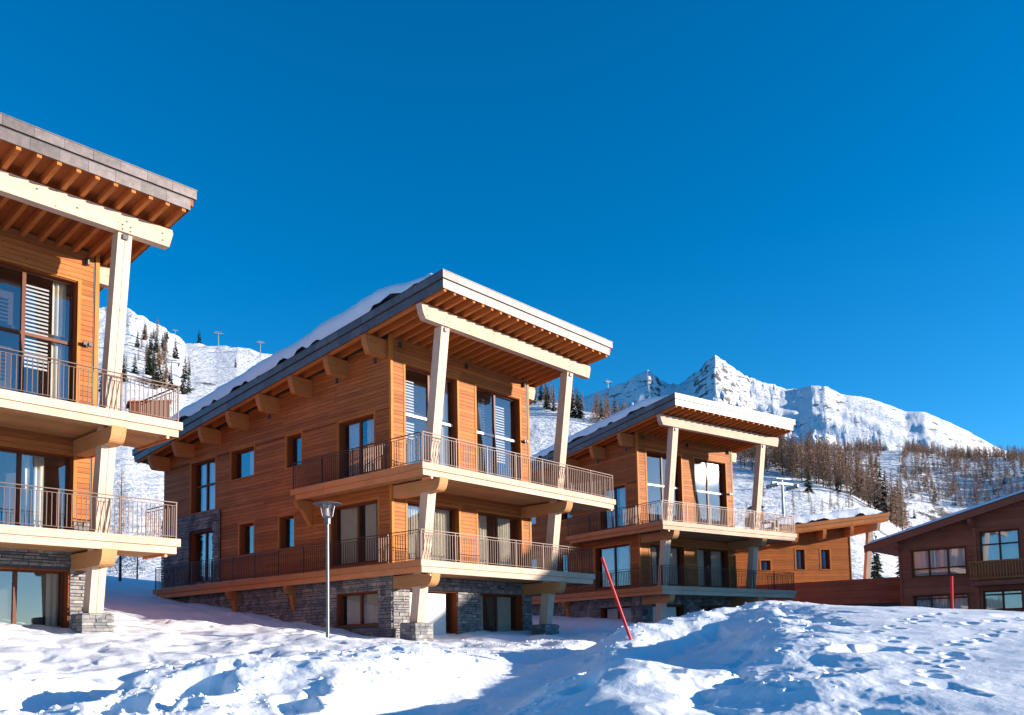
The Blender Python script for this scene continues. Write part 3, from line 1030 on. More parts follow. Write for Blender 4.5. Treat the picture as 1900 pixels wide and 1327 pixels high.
def chalet(O, yaw, zu, label, seed, group='timber chalets of one design', uR1=9.72, uR0=8.76, front=True, left_side=True, W=7.05, L_=14.8, snow=.72, low=True, clad='clad',
           stones_single=True, front_thin=3., bal_single=True, only_right=None, side_ops=None, name='timber_chalet', c1=False, c3=False, stake=0):
    rng = random.Random(seed)
    T = thing(name, (O[0], O[1], EYE + zu - DZ), yaw, label, 'chalet', group)
    cv = lambda z: -1.83 - .1355 * (z - .15)     # front face of the leaning columns
    fo = [(.62, 3.1, .06, 3.77, 'A'), (4.1, 6.54, .06, 3.77, 'B'), (.66, 3.1, -2.86, -.87, 'C'), (4.08, 6.52, -2.86, -.87, 'D')]
    go = [(.72, 2.98, -5.6, -3.82, 'G'), (4.15, 6.49, -5.6, -3.82, 'Hh')]
    so = side_ops if side_ops is not None else [(.84, 2.71, .08, 2.13, 'door'), (4.87, 5.77, .97, 2.17, 'w'), (7.9, 9.5, 1.03, 2.18, 'w'), (10.65, 12.53, .02, 2.16, 'tall'),
                                                (.66, 3.15, -2.87, -.8, 'door'), (5.31, 6.22, -2.0, -.8, 'w'), (7.9, 8.88, -2.02, -.8, 'w'), (10.7, 12.55, -2.88, -.78, 'rear'), (.69, 2.87, -4.97, -3.84, 'gw')]
    zs = 2.6
    # ---- walls
    fw_ = MB(DZ)
    backing(FRONT, 0, W, -7.2, ZT(0) - .44, fo + go, fw_)
    fwall = fw_.build('front_wall', 'mortar', T)
    sw_ = MB(DZ)
    backing(SIDE, .302, L_, -7.2, zs, so, sw_)
    sw_.prism([(.302, zs + .001), (L_, zs + .001), (L_, ZT(L_) - .41), (.302, ZT(.302) - .41)], lambda a, b, t: (t, a, b), 0, .3)
    swall = sw_.build('side_wall', 'mortar', T, fix=True)
    MB(DZ).box(W - .3, W, .302, L_, -7.2, 2.7).box(.302, W - .302, L_ - .3, L_, -7.2, 2.7).box(W - .3, W, .302, 7, 2.7, 3.6).build('rear_wall', clad, T)
    MB(DZ).box(.31, W - .31, .31, L_ - .31, 2.2, 2.3).box(.31, W - .31, 1.6, L_ - .31, -.2, -.1).box(.31, W - .31, 1.6, L_ - .31, -3.2, -3.1).build('floor_slab', 'room', T)
    xr = .0 if only_right is None else only_right
    cladding(FRONT, fwall, xr, W, -3.3, ZT(0) - .46, fo, clad, rng)
    cladding(SIDE, swall, .0, L_, -3.3 if left_side else -.4, ZT(0) - .45, so + [(10.2, 20, -9, -.03, 's')] if side_ops is None else so, clad, rng, top=lambda z: (5.55 - .45 - z) / SL - 3.41,
             joined=None if left_side else None)
    # corner boards
    MB(DZ).box(-.05, .05, -.051, -.024, -3.3, ZT(0) - .46).box(-.051, -.0245, -.0235, .06, -3.3, ZT(0) - .46).build('corner_board', 'trim', T)
    MB(DZ).box(W - .07, W + .035, -.05, -.024, -3.3, ZT(0) - .46).build('corner_board', 'trim', T)
    MB(DZ).box(W - .105, W - .075, -.03, -.012, -3.3, ZT(0) - .46).build('downpipe', 'dark_metal', T)
    # ---- masonry of the ground floor
    J = MB(DZ)
    stones(FRONT, fwall, xr, W, -6.4, -3.32, go, rng, stones_single, J, big=1.15)
    if left_side:
        stones(SIDE, swall, -.0, L_, -6.4, -3.32, so, rng, False, J)
        if side_ops is None:
            stones(SIDE, swall, 10.2, L_, -3.3, -.03, so, rng, False, J, base=.08)
            MB(DZ).box(10.21, L_, .0, .079, -3.3, -.031, SIDE).build('stone_backing', 'mortar', swall) if False else None
    if c1:
        stones(FRONT, fwall, 6.53, W, -2.95, -2.54, [], rng, True, J, base=.03)
    if J.v:
        J.build('stone_facing', 'stone', T, 'stuff', fix=True)
    # ---- windows
    if front:
        ww = dict(A=dict(mull=(1.88,), trans=(2.12,), blind=((.74, 1.3, 2.2, 3.5), (.74, 1.3, 1.35, 2.02), (1.95, 2.5, 2.2, 3.5)), curtains=((2.6, 2.98),), white=True),
                  B=dict(mull=(5.3,), trans=(2.12,), blind=((5.4, 6.0, 1.2, 3.45), (4.75, 4.9, .9, 3.5)), curtains=((4.2, 4.5),), white=True),
                  C=dict(mull=(1.88,), curtains=((.76, 1.5), (2.0, 2.98)), name='balcony_door'), D=dict(mull=(5.3,), curtains=((4.2, 4.98), (5.4, 6.3)), name='balcony_door'))
        if c1:
            ww['A']['blind'] = ()
            ww['B'].update(blind=((5.35, 5.95, 1.3, 3.5),), curtains=((6.05, 6.4),), white=False)
            ww['D'].update(curtains=((5.3, 5.6), (5.7, 5.95)))
        if c3:
            ww['A']['blind'] = ()
            ww['B']['blind'] = ()
            ww['A']['curtains'] = ()
            ww['B']['curtains'] = ()
        for o in fo:
            if only_right is not None and o[0] < only_right:
                continue
            window(FRONT, T, *o[:4], rng, **{**ww[o[4]], **(dict(name='balcony_door') if o[4] in 'AB' and False else {})})
        for o in go:
            if only_right is not None and o[0] < only_right:
                continue
            if o[4] == 'G':
                w = window(FRONT, T, *o[:4], rng, trim=0, name='entrance', rec=.25)
                MB(DZ).box(.80, 2.62, -.255, -.21, -5.55, -3.9, FRONT).build('door_leaf', 'door_white', w)
            else:
                window(FRONT, T, *o[:4], rng, mull=(5.3,), curtains=((4.25, 4.75), (5.4, 6.3)) if not c1 else ((6.1, 6.4),), trim=0, name='terrace_door', rec=.25)
    if left_side:
        for o in so:
            mid = ((o[0] + o[1]) / 2,)
            kw = dict(door=dict(mull=mid, curtains=((o[0] + .08, mid[0] - .12), (mid[0] + .1, o[1] - .08)), name='balcony_door'), w=dict(curtains=((o[0] + .1, o[0] + .55 * (o[1] - o[0])),)),
                      tall=dict(trans=(1.15,), mull=mid, curtains=((o[0] + .3, o[1] - .3),)), rear=dict(mull=mid, curtains=((o[0] + .3, o[1] - .4),), name='balcony_door', trim=0),
                      gw=dict(mull=mid, curtains=((o[0] + .09, o[1] - .09),), trim=0))[o[4]]
            window(SIDE, T, *o[:4], rng, **kw)
    # ---- purlins on the left eave
    me = MB()
    me.prism([(.0, 0), (-.90, 0), (-.91, -.08), (-.87, -.30), (-.76, -.55), (-.70, -.60), (.0, -.60)], lambda a, b, t: (a, t, b), -.12, .12)
    pm = me.mesh('purlin', 'purlin')
    for i in range(8):
        v = .28 + 2.02 * i
        if v > L_ + .9:
            break
        pz = ZT(v + .13) - .603
        pu = link('purlin', pm, T, None, (-.024, v, pz + DZ))
        if i < 7:
            lathe_lamp(T, -.3, v + .16, pz - .78) if i % 1 == 0 and i in (0, 1, 3) else None
    # right-hand end of the wall plate
    MB(DZ).prism([(.0, 0), (.62, 0), (.66, -.12), (.56, -.5), (.0, -.5)], lambda a, b, t: (W + .036 + a, t, b), .15, .39).build('purlin', 'light_u', T, fix=True) .location.z = ZT(.4) - .603
    roof(T, W, L_, rng, snow=snow, front_thin=front_thin, seed=seed)
    # ---- front beam on leaning twin columns
    bz1 = ZT(-2.2) - .602
    bz0 = bz1 - .47
    B_ = MB(DZ)
    B_.prism([(-.92, bz1), (7.86, bz1), (7.88, bz1 - .1), (7.78, bz0), (-.74, bz0), (-.86, bz0 + .2)], lambda a, b, t: (a, t, b), -2.46, -2.22)
    beam = B_.build('front_beam', 'light_u', T, fix=True)
    for uc in (.18, 6.68):
        if only_right is not None and uc < only_right:
            continue
        C = MB(DZ)
        za, zb_ = -4.95, bz0 - .002
        for (p, q) in ((uc - .175, uc - .006), (uc + .006, uc + .175)):
            C.hexa([(p, cv(za), za + DZ), (q, cv(za), za + DZ), (q, cv(za) + .36, za + DZ), (p, cv(za) + .36, za + DZ),
                    (p, cv(zb_), zb_ + DZ), (q, cv(zb_), zb_ + DZ), (q, cv(zb_) + .32, zb_ + DZ), (p, cv(zb_) + .32, zb_ + DZ)])
        C.build('column', 'light_z', T)
        MB(DZ).box(uc - .07, uc + .07, cv(zb_) - .03, cv(zb_) - .004, bz0 - .16, bz0 - .03).build('bracket_plate', 'dark_metal', T)
        bolts(beam, [(uc + a, bz0 + b_) for a, b_ in ((-.1, .06), (.1, .06), (-.1, .17), (.1, .17), (0, .28))], -2.46)
        # masonry foot
        f_ = MB(DZ).box(uc - .36, uc + .34, cv(za) - .12, cv(za) + .56, -7, -4.96).build('pedestal', 'mortar', T)
        ss = MB(DZ)
        st = lambda a, n_, z, y0=cv(za) - .12: (a, y0 - n_, z)
        single = stones_single
        z = -6.3
        while z < -4.98:
            h = min(rng.choice([.06, .08, .1, .13]), -4.965 - z)
            for face in (0, 1):
                a, e = (uc - .40, uc + .38) if face == 0 else (cv(za) - .115, cv(za) + .58)
                while e - a > .03:
                    l_ = min(rng.uniform(.12, .36), e - a)
                    if e - a - l_ < .08:
                        l_ = e - a
                    n_ = rng.uniform(.02, .05)
                    mb = MB(DZ) if single else ss
                    if face == 0:
                        mb.box(a + .004, a + l_ - .004, cv(za) - .12 - n_, cv(za) - .116, z + .004, z + h - .006)
                    else:
                        mb.box(uc - .36 - n_, uc - .356, a + .004, a + l_ - .004, z + .004, z + h - .006)
                    if single:
                        mb.build('stone', 'stone', f_)
                    a += l_
            z += h
        if ss.v:
            ss.build('stone', 'stone', f_, 'stuff')
        # cantilevers carrying the galleries
        for zt in (0, -2.96):
            nb_ = MB(DZ)
            vo = cv(zt - .6) - .52
            nose(nb_, uc - .18, uc + .18, -.03, vo, zt - .461, zt - .86)
            nb_.build('cantilever', 'light_v', T, fix=True)
    bolts(beam, [(1.2, bz0 + .14), (2.4, bz0 + .33), (3.4, bz0 + .16), (4.6, bz0 + .32), (5.5, bz0 + .2), (7.6, bz0 + .3), (7.6, bz0 + .12), (-.7, bz0 + .3), (-.66, bz0 + .12)], -2.46)
    # ---- galleries and railings
    for (zt, uL, uR, v1, st_, ok) in ((0., -.70, uR1, -2.2, 4.6, True), (-2.96, -.42, uR0, -1.8, 14.9, low)):
        deck(T, uL, uR, v1, zt, rng, st_)
        railing(T, [(uL + .08, v1 + .07), (uR - .1, v1 + .07), (uR - .1, -.1)], zt - .085, rng, single=bal_single)
        if left_side or zt == 0:
            railing(T, [(uL + .08, st_ - .08), (uL + .08, v1 + .13)], zt - .085, rng, single=bal_single and zt == 0)
        # rainwater spouts
        for uu in (uL + .3, uR - .45):
            MB(DZ).tube((uu, v1 + .3, zt - .50), (uu, v1 - .10, zt - .54), .035, seg=8).build('spout', 'copper', T)
    if left_side:
        # knee brackets under the side galleries
        for (v, zt, uL) in ((4.3, 0., -.62), (5.3, -2.96, -.36), (9.1, -2.96, -.36)):
            b_ = MB(DZ)
            b_.prism([(0, zt - .462), (uL - .02, zt - .462), (uL - .06, zt - .56), (uL + .06, zt - .74), (uL + .2, zt - .78), (-.05, zt - 1.35), (0, zt - 1.38)], lambda a, b, t: (a - .03, t, b), v - .1, v + .1)
            b_.build('knee_bracket', 'purlin', T, fix=True)
        sn = MB(DZ)
        a = .4
        if side_ops is None:
            roof_snow(T, -.36, -.05, 3.5, 14.7, .06, rng, zt=lambda v: -2.96 - .085, front_thin=6, nu=8, nv=60, seed=seed + 3)
    # ---- fittings
    sp = MB(DZ).box(6.74, 6.79, -.12, -.03, 2.06, 2.14).box(6.66, 6.735, -.16, -.07, 2.08, 2.17).box(6.795, 6.87, -.16, -.07, 2.08, 2.17).build('floodlight', 'dark_metal', T)
    for u in (.35, 3.55, 6.75):
        if only_right is None or u > only_right:
            lathe_lamp(T, u, -.09, ZT(0) - .86)
    return T


C1 = chalet((-15.570, 17.893), .8432, 6.01, 'large light timber chalet cut off by the left edge, nearest of the tall chalets', 11, uR1=8.34, uR0=8.53, left_side=False, only_right=3.3, c1=True, snow=.05, side_ops=[])
C2 = chalet((-3.875, 29.012), .8591, 5.82, 'central timber chalet with snowy sloping roof standing behind the street lamp', 22, uR1=9.72, uR0=8.76)
C3 = chalet((6.178, 42.949), .6504, 5.79, 'timber chalet with the sun glinting in its upper window, right of the central chalet', 33, uR1=9.46, uR0=9.76, stones_single=False, c3=True, snow=.5, front_thin=1.5)

# ------------------------------------------------------------------ low chalet behind, seen along its sunlit side
DZ = 1.3
rng = random.Random(44)
yaw4 = 1.75
T4 = thing('low_chalet', (23.1, 61.0, EYE + 3.3 - DZ), yaw4, 'small orange sunlit chalet with chimney, behind the long brown parapet wall', 'chalet')
so4 = [(1.52, 2.16, 1.64, 2.98, 'w'), (3.36, 3.98, 1.62, 2.98, 'w'), (5.85, 6.55, 1.57, 2.25, 'w')]
sw_ = MB(DZ)
backing(SIDE, .302, 12, -1.6, 2.98, so4, sw_)
sw_.prism([(.302, 2.981), (12, 2.981), (12, ZT(12) - .41), (.302, ZT(.302) - .41)], lambda a, b, t: (t, a, b), 0, .3)
w4 = sw_.build('side_wall', 'mortar', T4, fix=True)
MB(DZ).box(0, 7, 0, .3, -1.6, ZT(0) - .42).box(6.7, 7, .302, 12, -1.6, 2.9).box(.302, 6.69, 11.7, 12, -1.6, 2.9).build('front_wall', 'clad_orange', T4)
cladding(SIDE, w4, 0, 12, -1.3, ZT(0) - .45, so4, 'clad_orange', rng, top=lambda z: (5.55 - .45 - z) / SL - 3.41, pitch_=.19)
for o in so4:
    window(SIDE, T4, *o[:4], rng, trim=.1, rec=.18, curtains=((o[0] + .1, o[0] + .25),))
MB(DZ).box(-.05, .05, -.06, -.001, -1.3, ZT(0) - .46).build('corner_board', 'trim', T4)
pm = MB().prism([(.0, 0), (-.90, 0), (-.91, -.08), (-.87, -.30), (-.76, -.55), (-.70, -.60), (.0, -.60)], lambda a, b, t: (a, t, b), -.12, .12).mesh('purlin', 'purlin')
for i in range(6):
    link('purlin', pm, T4, None, (-.024, .28 + 2.02 * i, ZT(.41 + 2.02 * i) - .603 + DZ))
roof(T4, 7, 12, rng, vF=-2.55, snow=.55, front_thin=1.2, seed=44, panel=.9, fmat='purlin')
bz1 = ZT(-1.6) - .602
MB(DZ).prism([(-.92, bz1), (7.86, bz1), (7.78, bz1 - .47), (-.74, bz1 - .47)], lambda a, b, t: (a, t, b), -1.86, -1.62).build('front_beam', 'light_u', T4, fix=True)
for uc in (.18, 6.68):
    C = MB(DZ)
    for (p, q) in ((uc - .175, uc - .006), (uc + .006, uc + .175)):
        C.hexa([(p, -1.2, -1.2 + DZ), (q, -1.2, -1.2 + DZ), (q, -.84, -1.2 + DZ), (p, -.84, -1.2 + DZ), (p, -1.82, bz1 - .472 + DZ), (q, -1.82, bz1 - .472 + DZ), (q, -1.5, bz1 - .472 + DZ), (p, -1.5, bz1 - .472 + DZ)])
    C.build('column', 'light_z', T4)
ch = MB(DZ).box(1.6, 2.5, 5.4, 6.1, 3.6, 5.75).build('chimney', 'purlin', T4)
cp = MB(DZ)
for x_ in (1.62, 2.45):
    for y_ in (5.42, 6.05):
        cp.box(x_, x_ + .04, y_, y_ + .04, 5.751, 6.1)
cp.hexa([(1.5, 5.3, 6.101 + DZ), (2.6, 5.3, 6.101 + DZ), (2.6, 6.2, 6.101 + DZ), (1.5, 6.2, 6.101 + DZ), (1.7, 5.5, 6.3 + DZ), (2.4, 5.5, 6.3 + DZ), (2.4, 6.0, 6.3 + DZ), (1.7, 6.0, 6.3 + DZ)])
cp.build('chimney_cap', 'dark_metal', ch)

# long parapet wall between the low chalet and the brown house
p0, p1 = Vector((22.3, 51.3)), Vector((13.6, 57.6))
Lw = (p1 - p0).length
PW = thing('parapet_wall', (p1.x, p1.y, EYE + 1.9), math.atan2(p0.y - p1.y, p0.x - p1.x), 'long low wall of dark brown horizontal boards ending at the brown house', 'wall')
MB().box(0, Lw, .02, .2, -.6, 1.72).build('wall_core', 'mortar', PW)
z = -.5
for k in range(15):
    zz = .32 + k * .094
    a = 0
    while a < Lw - .05:
        l_ = min(rng.uniform(2.5, 4), Lw - a)
        MB().box(a + .003, a + l_ - .003, -.012 - rng.uniform(0, .004), .019, zz + .003, zz + .09).build('board', 'clad_brown', PW)
        a += l_
MB().box(-.02, Lw + .02, -.03, .22, 1.73, 1.77).build('coping', 'clad_brown', PW)

# ------------------------------------------------------------------ brown house on the right
DZ = 5.3
zu5 = 6.75
rng = random.Random(55)
T5 = thing('brown_house', (21.67, 50.0, EYE + zu5 - DZ), .8591 - math.pi / 2, 'dark brown boarded house with wooden balcony at the right edge', 'house')
e5 = lambda z_: z_ - zu5
RT = lambda t: e5(5.80 + .25 * t) if t < 24 else e5(5.80 + .25 * 24 - .20 * (t - 24))
op5 = [(.65, 3.47, e5(3.46), e5(5.0), 'w3'), (4.15, 6.03, e5(4.05), e5(5.70), 'q'), (.65, 3.47, e5(1.5), e5(2.48), 'l1'), (4.15, 6.03, e5(1.5), e5(2.55), 'l2'), (6.7, 8.6, e5(4.05), e5(5.7), 'q')]
mb = MB(DZ)
backing(FRONT, 0, 45, e5(-.5), e5(5.2), [o for o in op5 if o[4][0] in 'wl' or 1], mb, th=.3)
mb.prism([(0, e5(5.201)), (4.0, e5(5.201)), (4.0, RT(4) - .3), (0, RT(0) - .3)], lambda a, b, t: (a, t, b), 0, .3)
backing(FRONT, 4.001, 45, e5(5.201), e5(6.45), op5, mb, th=.3)
mb.prism([(4.001, e5(6.451)), (45, e5(6.451)), (45, RT(45) - .3), (24, RT(24) - .3), (4.001, RT(4) - .3)], lambda a, b, t: (a, t, b), 0, .3)
w5 = mb.build('side_wall', 'clad_brown', T5, fix=True)
MB(DZ).box(0, .3, .302, 11, e5(-.5), e5(5.2)).box(44.7, 45, .302, 11, e5(-.5), e5(6)).box(.302, 44.69, 10.7, 11, e5(-.5), e5(5.9)).build('rear_wall', 'clad_brown', T5)
for p, q in rows(e5(.8), RT(7.6) - .33, .115, op5):
    lo = max(0., (q + .33 - e5(5.80)) / .25)
    for a, b_ in intervals(lo, 9.0, [(o[0], o[1]) for o in op5 if o[2] < q - .004 and o[3] > p + .004]):
        MB(DZ).box(a + .002, b_ - .002, .002, .02 + rng.uniform(0, .004), p + .003, q - .005, FRONT).build('cladding_board', 'clad_brown', w5)
for o in op5:
    kw = dict(w3=dict(mull=(1.57, 2.53), trans=(e5(3.93),)), q=dict(mull=((o[0] + o[1]) / 2,), trans=(e5(4.98),)), l1=dict(mull=(1.57, 2.53), trans=(e5(2.28),)), l2=dict(mull=(5.09,), trans=(e5(2.33),)))[o[4]]
    window(FRONT, T5, *o[:4], rng, rec=.06, trim=.07, fw=.09, curtains=((o[0] + .1, o[1] - .1),), cmat='curtain_white', tmat='clad_brown', **kw)
R5 = MB(DZ)
th = .16
for (ta, tb) in ((-1.5, 24), (24, 46.5)):
    R5.hexa([(ta, -.95, RT(ta) - .3 + DZ), (tb, -.95, RT(tb) - .3 + DZ), (tb, 11.8, RT(tb) - .3 + DZ), (ta, 11.8, RT(ta) - .3 + DZ),
             (ta, -.95, RT(ta) - .06 + DZ), (tb, -.95, RT(tb) - .06 + DZ), (tb, 11.8, RT(tb) - .06 + DZ), (ta, 11.8, RT(ta) - .06 + DZ)])
r5 = R5.build('roof', 'clad_brown', T5)
for (ta, tb) in ((-1.56, 24), (24, 46.6)):
    MB(DZ).hexa([(ta, -1.0, RT(ta) - .42 + DZ), (tb, -1.0, RT(tb) - .42 + DZ), (tb, -.951, RT(tb) - .42 + DZ), (ta, -.951, RT(ta) - .42 + DZ),
                 (ta, -1.0, RT(ta) - .07 + DZ), (tb, -1.0, RT(tb) - .07 + DZ), (tb, -.951, RT(tb) - .07 + DZ), (ta, -.951, RT(ta) - .07 + DZ)]).build('barge_board', 'clad_brown', r5)
    MB(DZ).hexa([(ta, -1.03, RT(ta) - .069 + DZ), (tb, -1.03, RT(tb) - .069 + DZ), (tb, 11.85, RT(tb) - .059 + DZ), (ta, 11.85, RT(ta) - .059 + DZ),
                 (ta, -1.03, RT(ta) - .02 + DZ), (tb, -1.03, RT(tb) - .02 + DZ), (tb, 11.85, RT(tb) - .019 + DZ), (ta, 11.85, RT(ta) - .019 + DZ)]).build('roof_edge', 'dark_metal', r5)
g5 = MB(DZ)
nu, nv = 60, 30
gx = np.concatenate([np.linspace(-1.5, 10, 40), np.linspace(11, 24, 20)])
gy = -.98 + 12.8 * (.5 - .5 * np.cos(np.pi * np.linspace(0, 1, nv)))
XX, YY = np.meshgrid(gx, gy)
EE = np.minimum(np.minimum(YY + .98, 11.82 - YY), XX + 1.5)
ZZ = np.array([RT(t_) for t_ in gx])[None, :] + .16 * np.clip(np.sqrt(np.clip(EE, 0, None) / .2), 0, 1) * (1 + .25 * fbm(XX * .4, YY * .5, 3))
g5.v = [(float(a), float(b_), float(c) + DZ - .01) for a, b_, c in zip(XX.ravel(), YY.ravel(), ZZ.ravel())]
g5.f = [(j * nu + i, j * nu + i + 1, (j + 1) * nu + i + 1, (j + 1) * nu + i) for j in range(nv - 1) for i in range(nu - 1)]
g5.build('snow_cover', 'roof_snow', r5, smooth=True)
for t_ in (.12, 3.9, 8.4):
    MB(DZ).prism([(-.9, RT(t_) - .431), (0, RT(t_) - .431), (0, RT(t_) - .80), (-.55, RT(t_) - .80), (-.82, RT(t_) - .62)], lambda a, b, t, q=t_: (q + t, a, b), -.1, .1).build('purlin', 'clad_brown', T5, fix=True)
MB(DZ).box(3.82, 4.0, .026, .09, e5(1), RT(3.82) - .81, FRONT).build('pilaster', 'clad_brown', T5)
MB(DZ).box(-.02, .12, .026, .06, e5(.8), RT(0) - .33, FRONT).build('corner_board', 'clad_brown', T5)
bal = MB(DZ).box(3.86, 9.5, -1.25, -.03, e5(2.78), e5(3.0)).build('balcony', 'clad_brown', T5)
MB(DZ).box(3.84, 9.5, -1.29, -1.2, e5(3.95), e5(4.04)).box(3.84, 3.93, -1.199, -.05, e5(3.95), e5(4.04)).box(3.84, 9.5, -1.27, -1.22, e5(3.1), e5(3.17)).build('handrail', 'purlin', bal)
bm_ = MB(DZ).box(-.03, .03, -1.262, -1.228, e5(3.171), e5(3.949)).mesh('baluster', 'purlin')
for k in range(40):
    link('baluster', bm_, bal, None, (3.92 + k * .14, 0, 0))

# ------------------------------------------------------------------ street lamp
DZ = 0.
lx, ly = -4.95, 24.0
lz = Hz(lx, ly)
LP = thing('street_lamp', (lx, ly, lz), 0, 'slim metal street lamp with flat disc hat in front of the central chalet', 'street lamp')
top = EYE + 4.06 - lz
MB().tube((0, 0, -.4), (0, 0, top - .62), .05, .044, 14).build('pole', 'galv', LP, smooth=False)
MB().lathe([(.0, top - .62), (.085, top - .62), (.085, top - .48), (.13, top - .42), (.0, top - .42)], 14).build('collar', 'galv', LP)
MB().lathe([(.13, top - .42), (.2, top - .09)], 18).build('lantern_glass', 'glass', LP)
for k in range(4):
    a = k * math.pi / 2 + .4
    MB().tube((.135 * math.cos(a), .135 * math.sin(a), top - .42), (.2 * math.cos(a), .2 * math.sin(a), top - .08), .012, seg=6).build('strut', 'galv', LP)
MB().tube((0, 0, top - .42), (0, 0, top - .2), .05, .04, 10).build('bulb', 'white_rail', LP)
MB().lathe([(.0, top), (.08, top - .005), (.25, top - .045), (.39, top - .075), (.385, top - .09), (.0, top - .085)], 24).build('hat', 'galv', LP)

# snow stakes
def stake(x, y, tx, ty, tz, label, r=.032):
    z0 = Hz(x, y)
    o = thing('snow_stake', (x, y, z0), 0, label, 'snow stake', 'red snow stakes')
    b_, t_ = Vector((0, 0, -.3)), Vector((tx - x, ty - y, EYE + tz - z0))
    b_ = t_ * -.15
    MB().tube(b_, t_ * .97, r, r, 10).build('rod', 'red', o, smooth=False)
    MB().tube(t_ * .97, t_, r * 1.15, r * 1.1, 10).build('cap', 'red', o)
    return o


stake(2.48, 19.0, 1.92, 19.0, 1.89, 'leaning red snow stake stuck in the shaded snow bank')
stake(10.77, 22.0, 10.80, 22.0, 1.56, 'upright red snow stake in front of the brown house')

# ------------------------------------------------------------------ trees
def larch_mesh(seed, nb=120, twigs=5, wd=.017, dense=1.):
    r_ = random.Random(seed)
    mb = MB()
    for k in range(nb):
        h = .1 + .9 * (k + r_.random()) / nb
        L_ = (.19 * (1 - h) ** .75 + .012) * r_.uniform(.55, 1.1)
        a = r_.uniform(0, 6.283)
        dr = r_.uniform(-.25, .22)
        d = Vector((math.cos(a), math.sin(a), dr))
        p0 = Vector((0, 0, h))
        p1 = p0 + d * L_
        sd = Vector((-math.sin(a), math.cos(a), 0)) * wd * .5
        i = len(mb.v)
        mb.v += [tuple(p0 + sd), tuple(p0 - sd), tuple(p1)]
        mb.f.append((i, i + 1, i + 2))
        for t in range(twigs):
            q = p0.lerp(p1, r_.uniform(.25, .95))
            e = q + Vector((r_.uniform(-1, 1), r_.uniform(-1, 1), r_.uniform(-1.2, .5))).normalized() * L_ * r_.uniform(.2, .42)
            w = Vector((r_.uniform(-1, 1), r_.uniform(-1, 1), r_.uniform(-.4, .4))).normalized() * wd * .75 * dense
            i = len(mb.v)
            mb.v += [tuple(q - w), tuple(q + w), tuple(e)]
            mb.f.append((i, i + 1, i + 2))
    return mb


def spruce_mesh(seed, tiers=17, fr=11):
    r_ = random.Random(seed)
    mb = MB()
    for k in range(tiers):
        h = .06 + .92 * k / tiers
        L_ = .19 * (1 - h) ** .85 + .015
        for j in range(max(5, int(fr * (1 - .5 * h)))):
            a = r_.uniform(0, 6.283)
            l_ = L_ * r_.uniform(.6, 1.15)
            d = Vector((math.cos(a), math.sin(a), 0))
            sd = Vector((-math.sin(a), math.cos(a), 0))
            z0 = h + r_.uniform(-.02, .03)
            p0 = Vector((0, 0, z0 + .02))
            p1 = p0 + d * l_ * .6 + Vector((0, 0, -.16 * l_))
            p2 = p0 + d * l_ + Vector((0, 0, -.42 * l_))
            w = l_ * r_.uniform(.22, .36)
            i = len(mb.v)
            mb.v += [tuple(p0), tuple(p1 + sd * w + Vector((0, 0, -.1 * l_))), tuple(p2), tuple(p1 - sd * w + Vector((0, 0, -.1 * l_))), tuple(p1)]
            mb.f += [(i, i + 1, i + 4), (i + 1, i + 2, i + 4), (i + 2, i + 3, i + 4), (i + 3, i, i + 4)]
    return mb


def trunk_mesh(seed, r=.013):
    return MB().tube((0, 0, -.03), (0, 0, .97), r, .002, 6)


LARCH = [larch_mesh(k) for k in range(4)]
SPRUCE = [spruce_mesh(k) for k in range(3)]
LM = [m_.mesh('crown', 'larch') for m_ in LARCH]
SM = [m_.mesh('crown', 'spruce') for m_ in SPRUCE]
NEARL = larch_mesh(90, 190, 6, .0045, .8).mesh('crown', 'larch')
TM = trunk_mesh(0).mesh('trunk', 'trunk')
_y = np.concatenate([np.arange(45, 300, 2.), np.arange(300, 3200, 6.)])


def on_slope(t, e, dmax=3000):
    """first point of the terrain that a sight line with this bearing and rise meets"""
    h = H(_y * t, _y) / _y
    k = np.nonzero((h >= e) & (_y < dmax))[0]
    d = _y[k[0]] if len(k) else _y[np.argmax(np.where(_y < dmax, h, -9))]
    return t * d, d


def tree(kind, x, y, h, label, group=None, rng=random.Random(9), near=False):
    nm, cat = ('spruce_tree', 'tree') if kind == 's' else ('larch_tree', 'tree')
    o = thing(nm, (x, y, Hz(x, y) - .1), rng.uniform(0, 6.28), label, cat, group)
    c = link('crown', NEARL if near else rng.choice(SM if kind == 's' else LM), o)
    t_ = link('trunk', TM, o)
    k = rng.uniform(.85, 1.2)
    for q in (c, t_):
        q.scale = (h * k * (.9 if kind == 's' else 1), h * k * (.9 if kind == 's' else 1), h)
    return o


rt = random.Random(3)
# dark conifers on the left slope
for (t, e, h, lb) in ((-.4227, .3474, 11, 'dark spruce left of the pair on the high left slope'), (-.4011, .3438, 14, 'tallest dark spruce of the clump high on the left slope'), (-.392, .345, 13, 'dark spruce at the right edge of the high left clump'),
                      (-.41, .3157, 12, 'dark spruce just above the hut on the left slope'), (-.4253, .316, 10, 'small dark spruce beside the leaning column of the left chalet'), (-.3698, .293, 13, 'dark spruce above the railing end of the left chalet'),
                      (-.3637, .296, 10, 'shorter dark spruce close behind the railing end of the left chalet'), (-.3106, .3244, 6, 'lone small spruce on the open piste above the central roof'), (-.385, .30, 11, 'dark spruce beside the lower lift pylon on the left slope')):
    x, y = on_slope(t, e)
    tree('s', x, y, h, lb)
for k in range(52):
    t, e = rt.choice([rt.uniform(-.46, -.35), rt.gauss(-.402, .009), rt.gauss(-.402, .009)]), rt.uniform(.295, .36)
    x, y = on_slope(t, e)
    kd = rt.choice('ssl')
    tree(kd, x, y, rt.uniform(7, 14), 'small dark spruce scattered over the snowy slope left of the central chalet' if kd == 's' else 'small bare larch scattered over the snowy slope left of the central chalet', 'trees on the left slope')
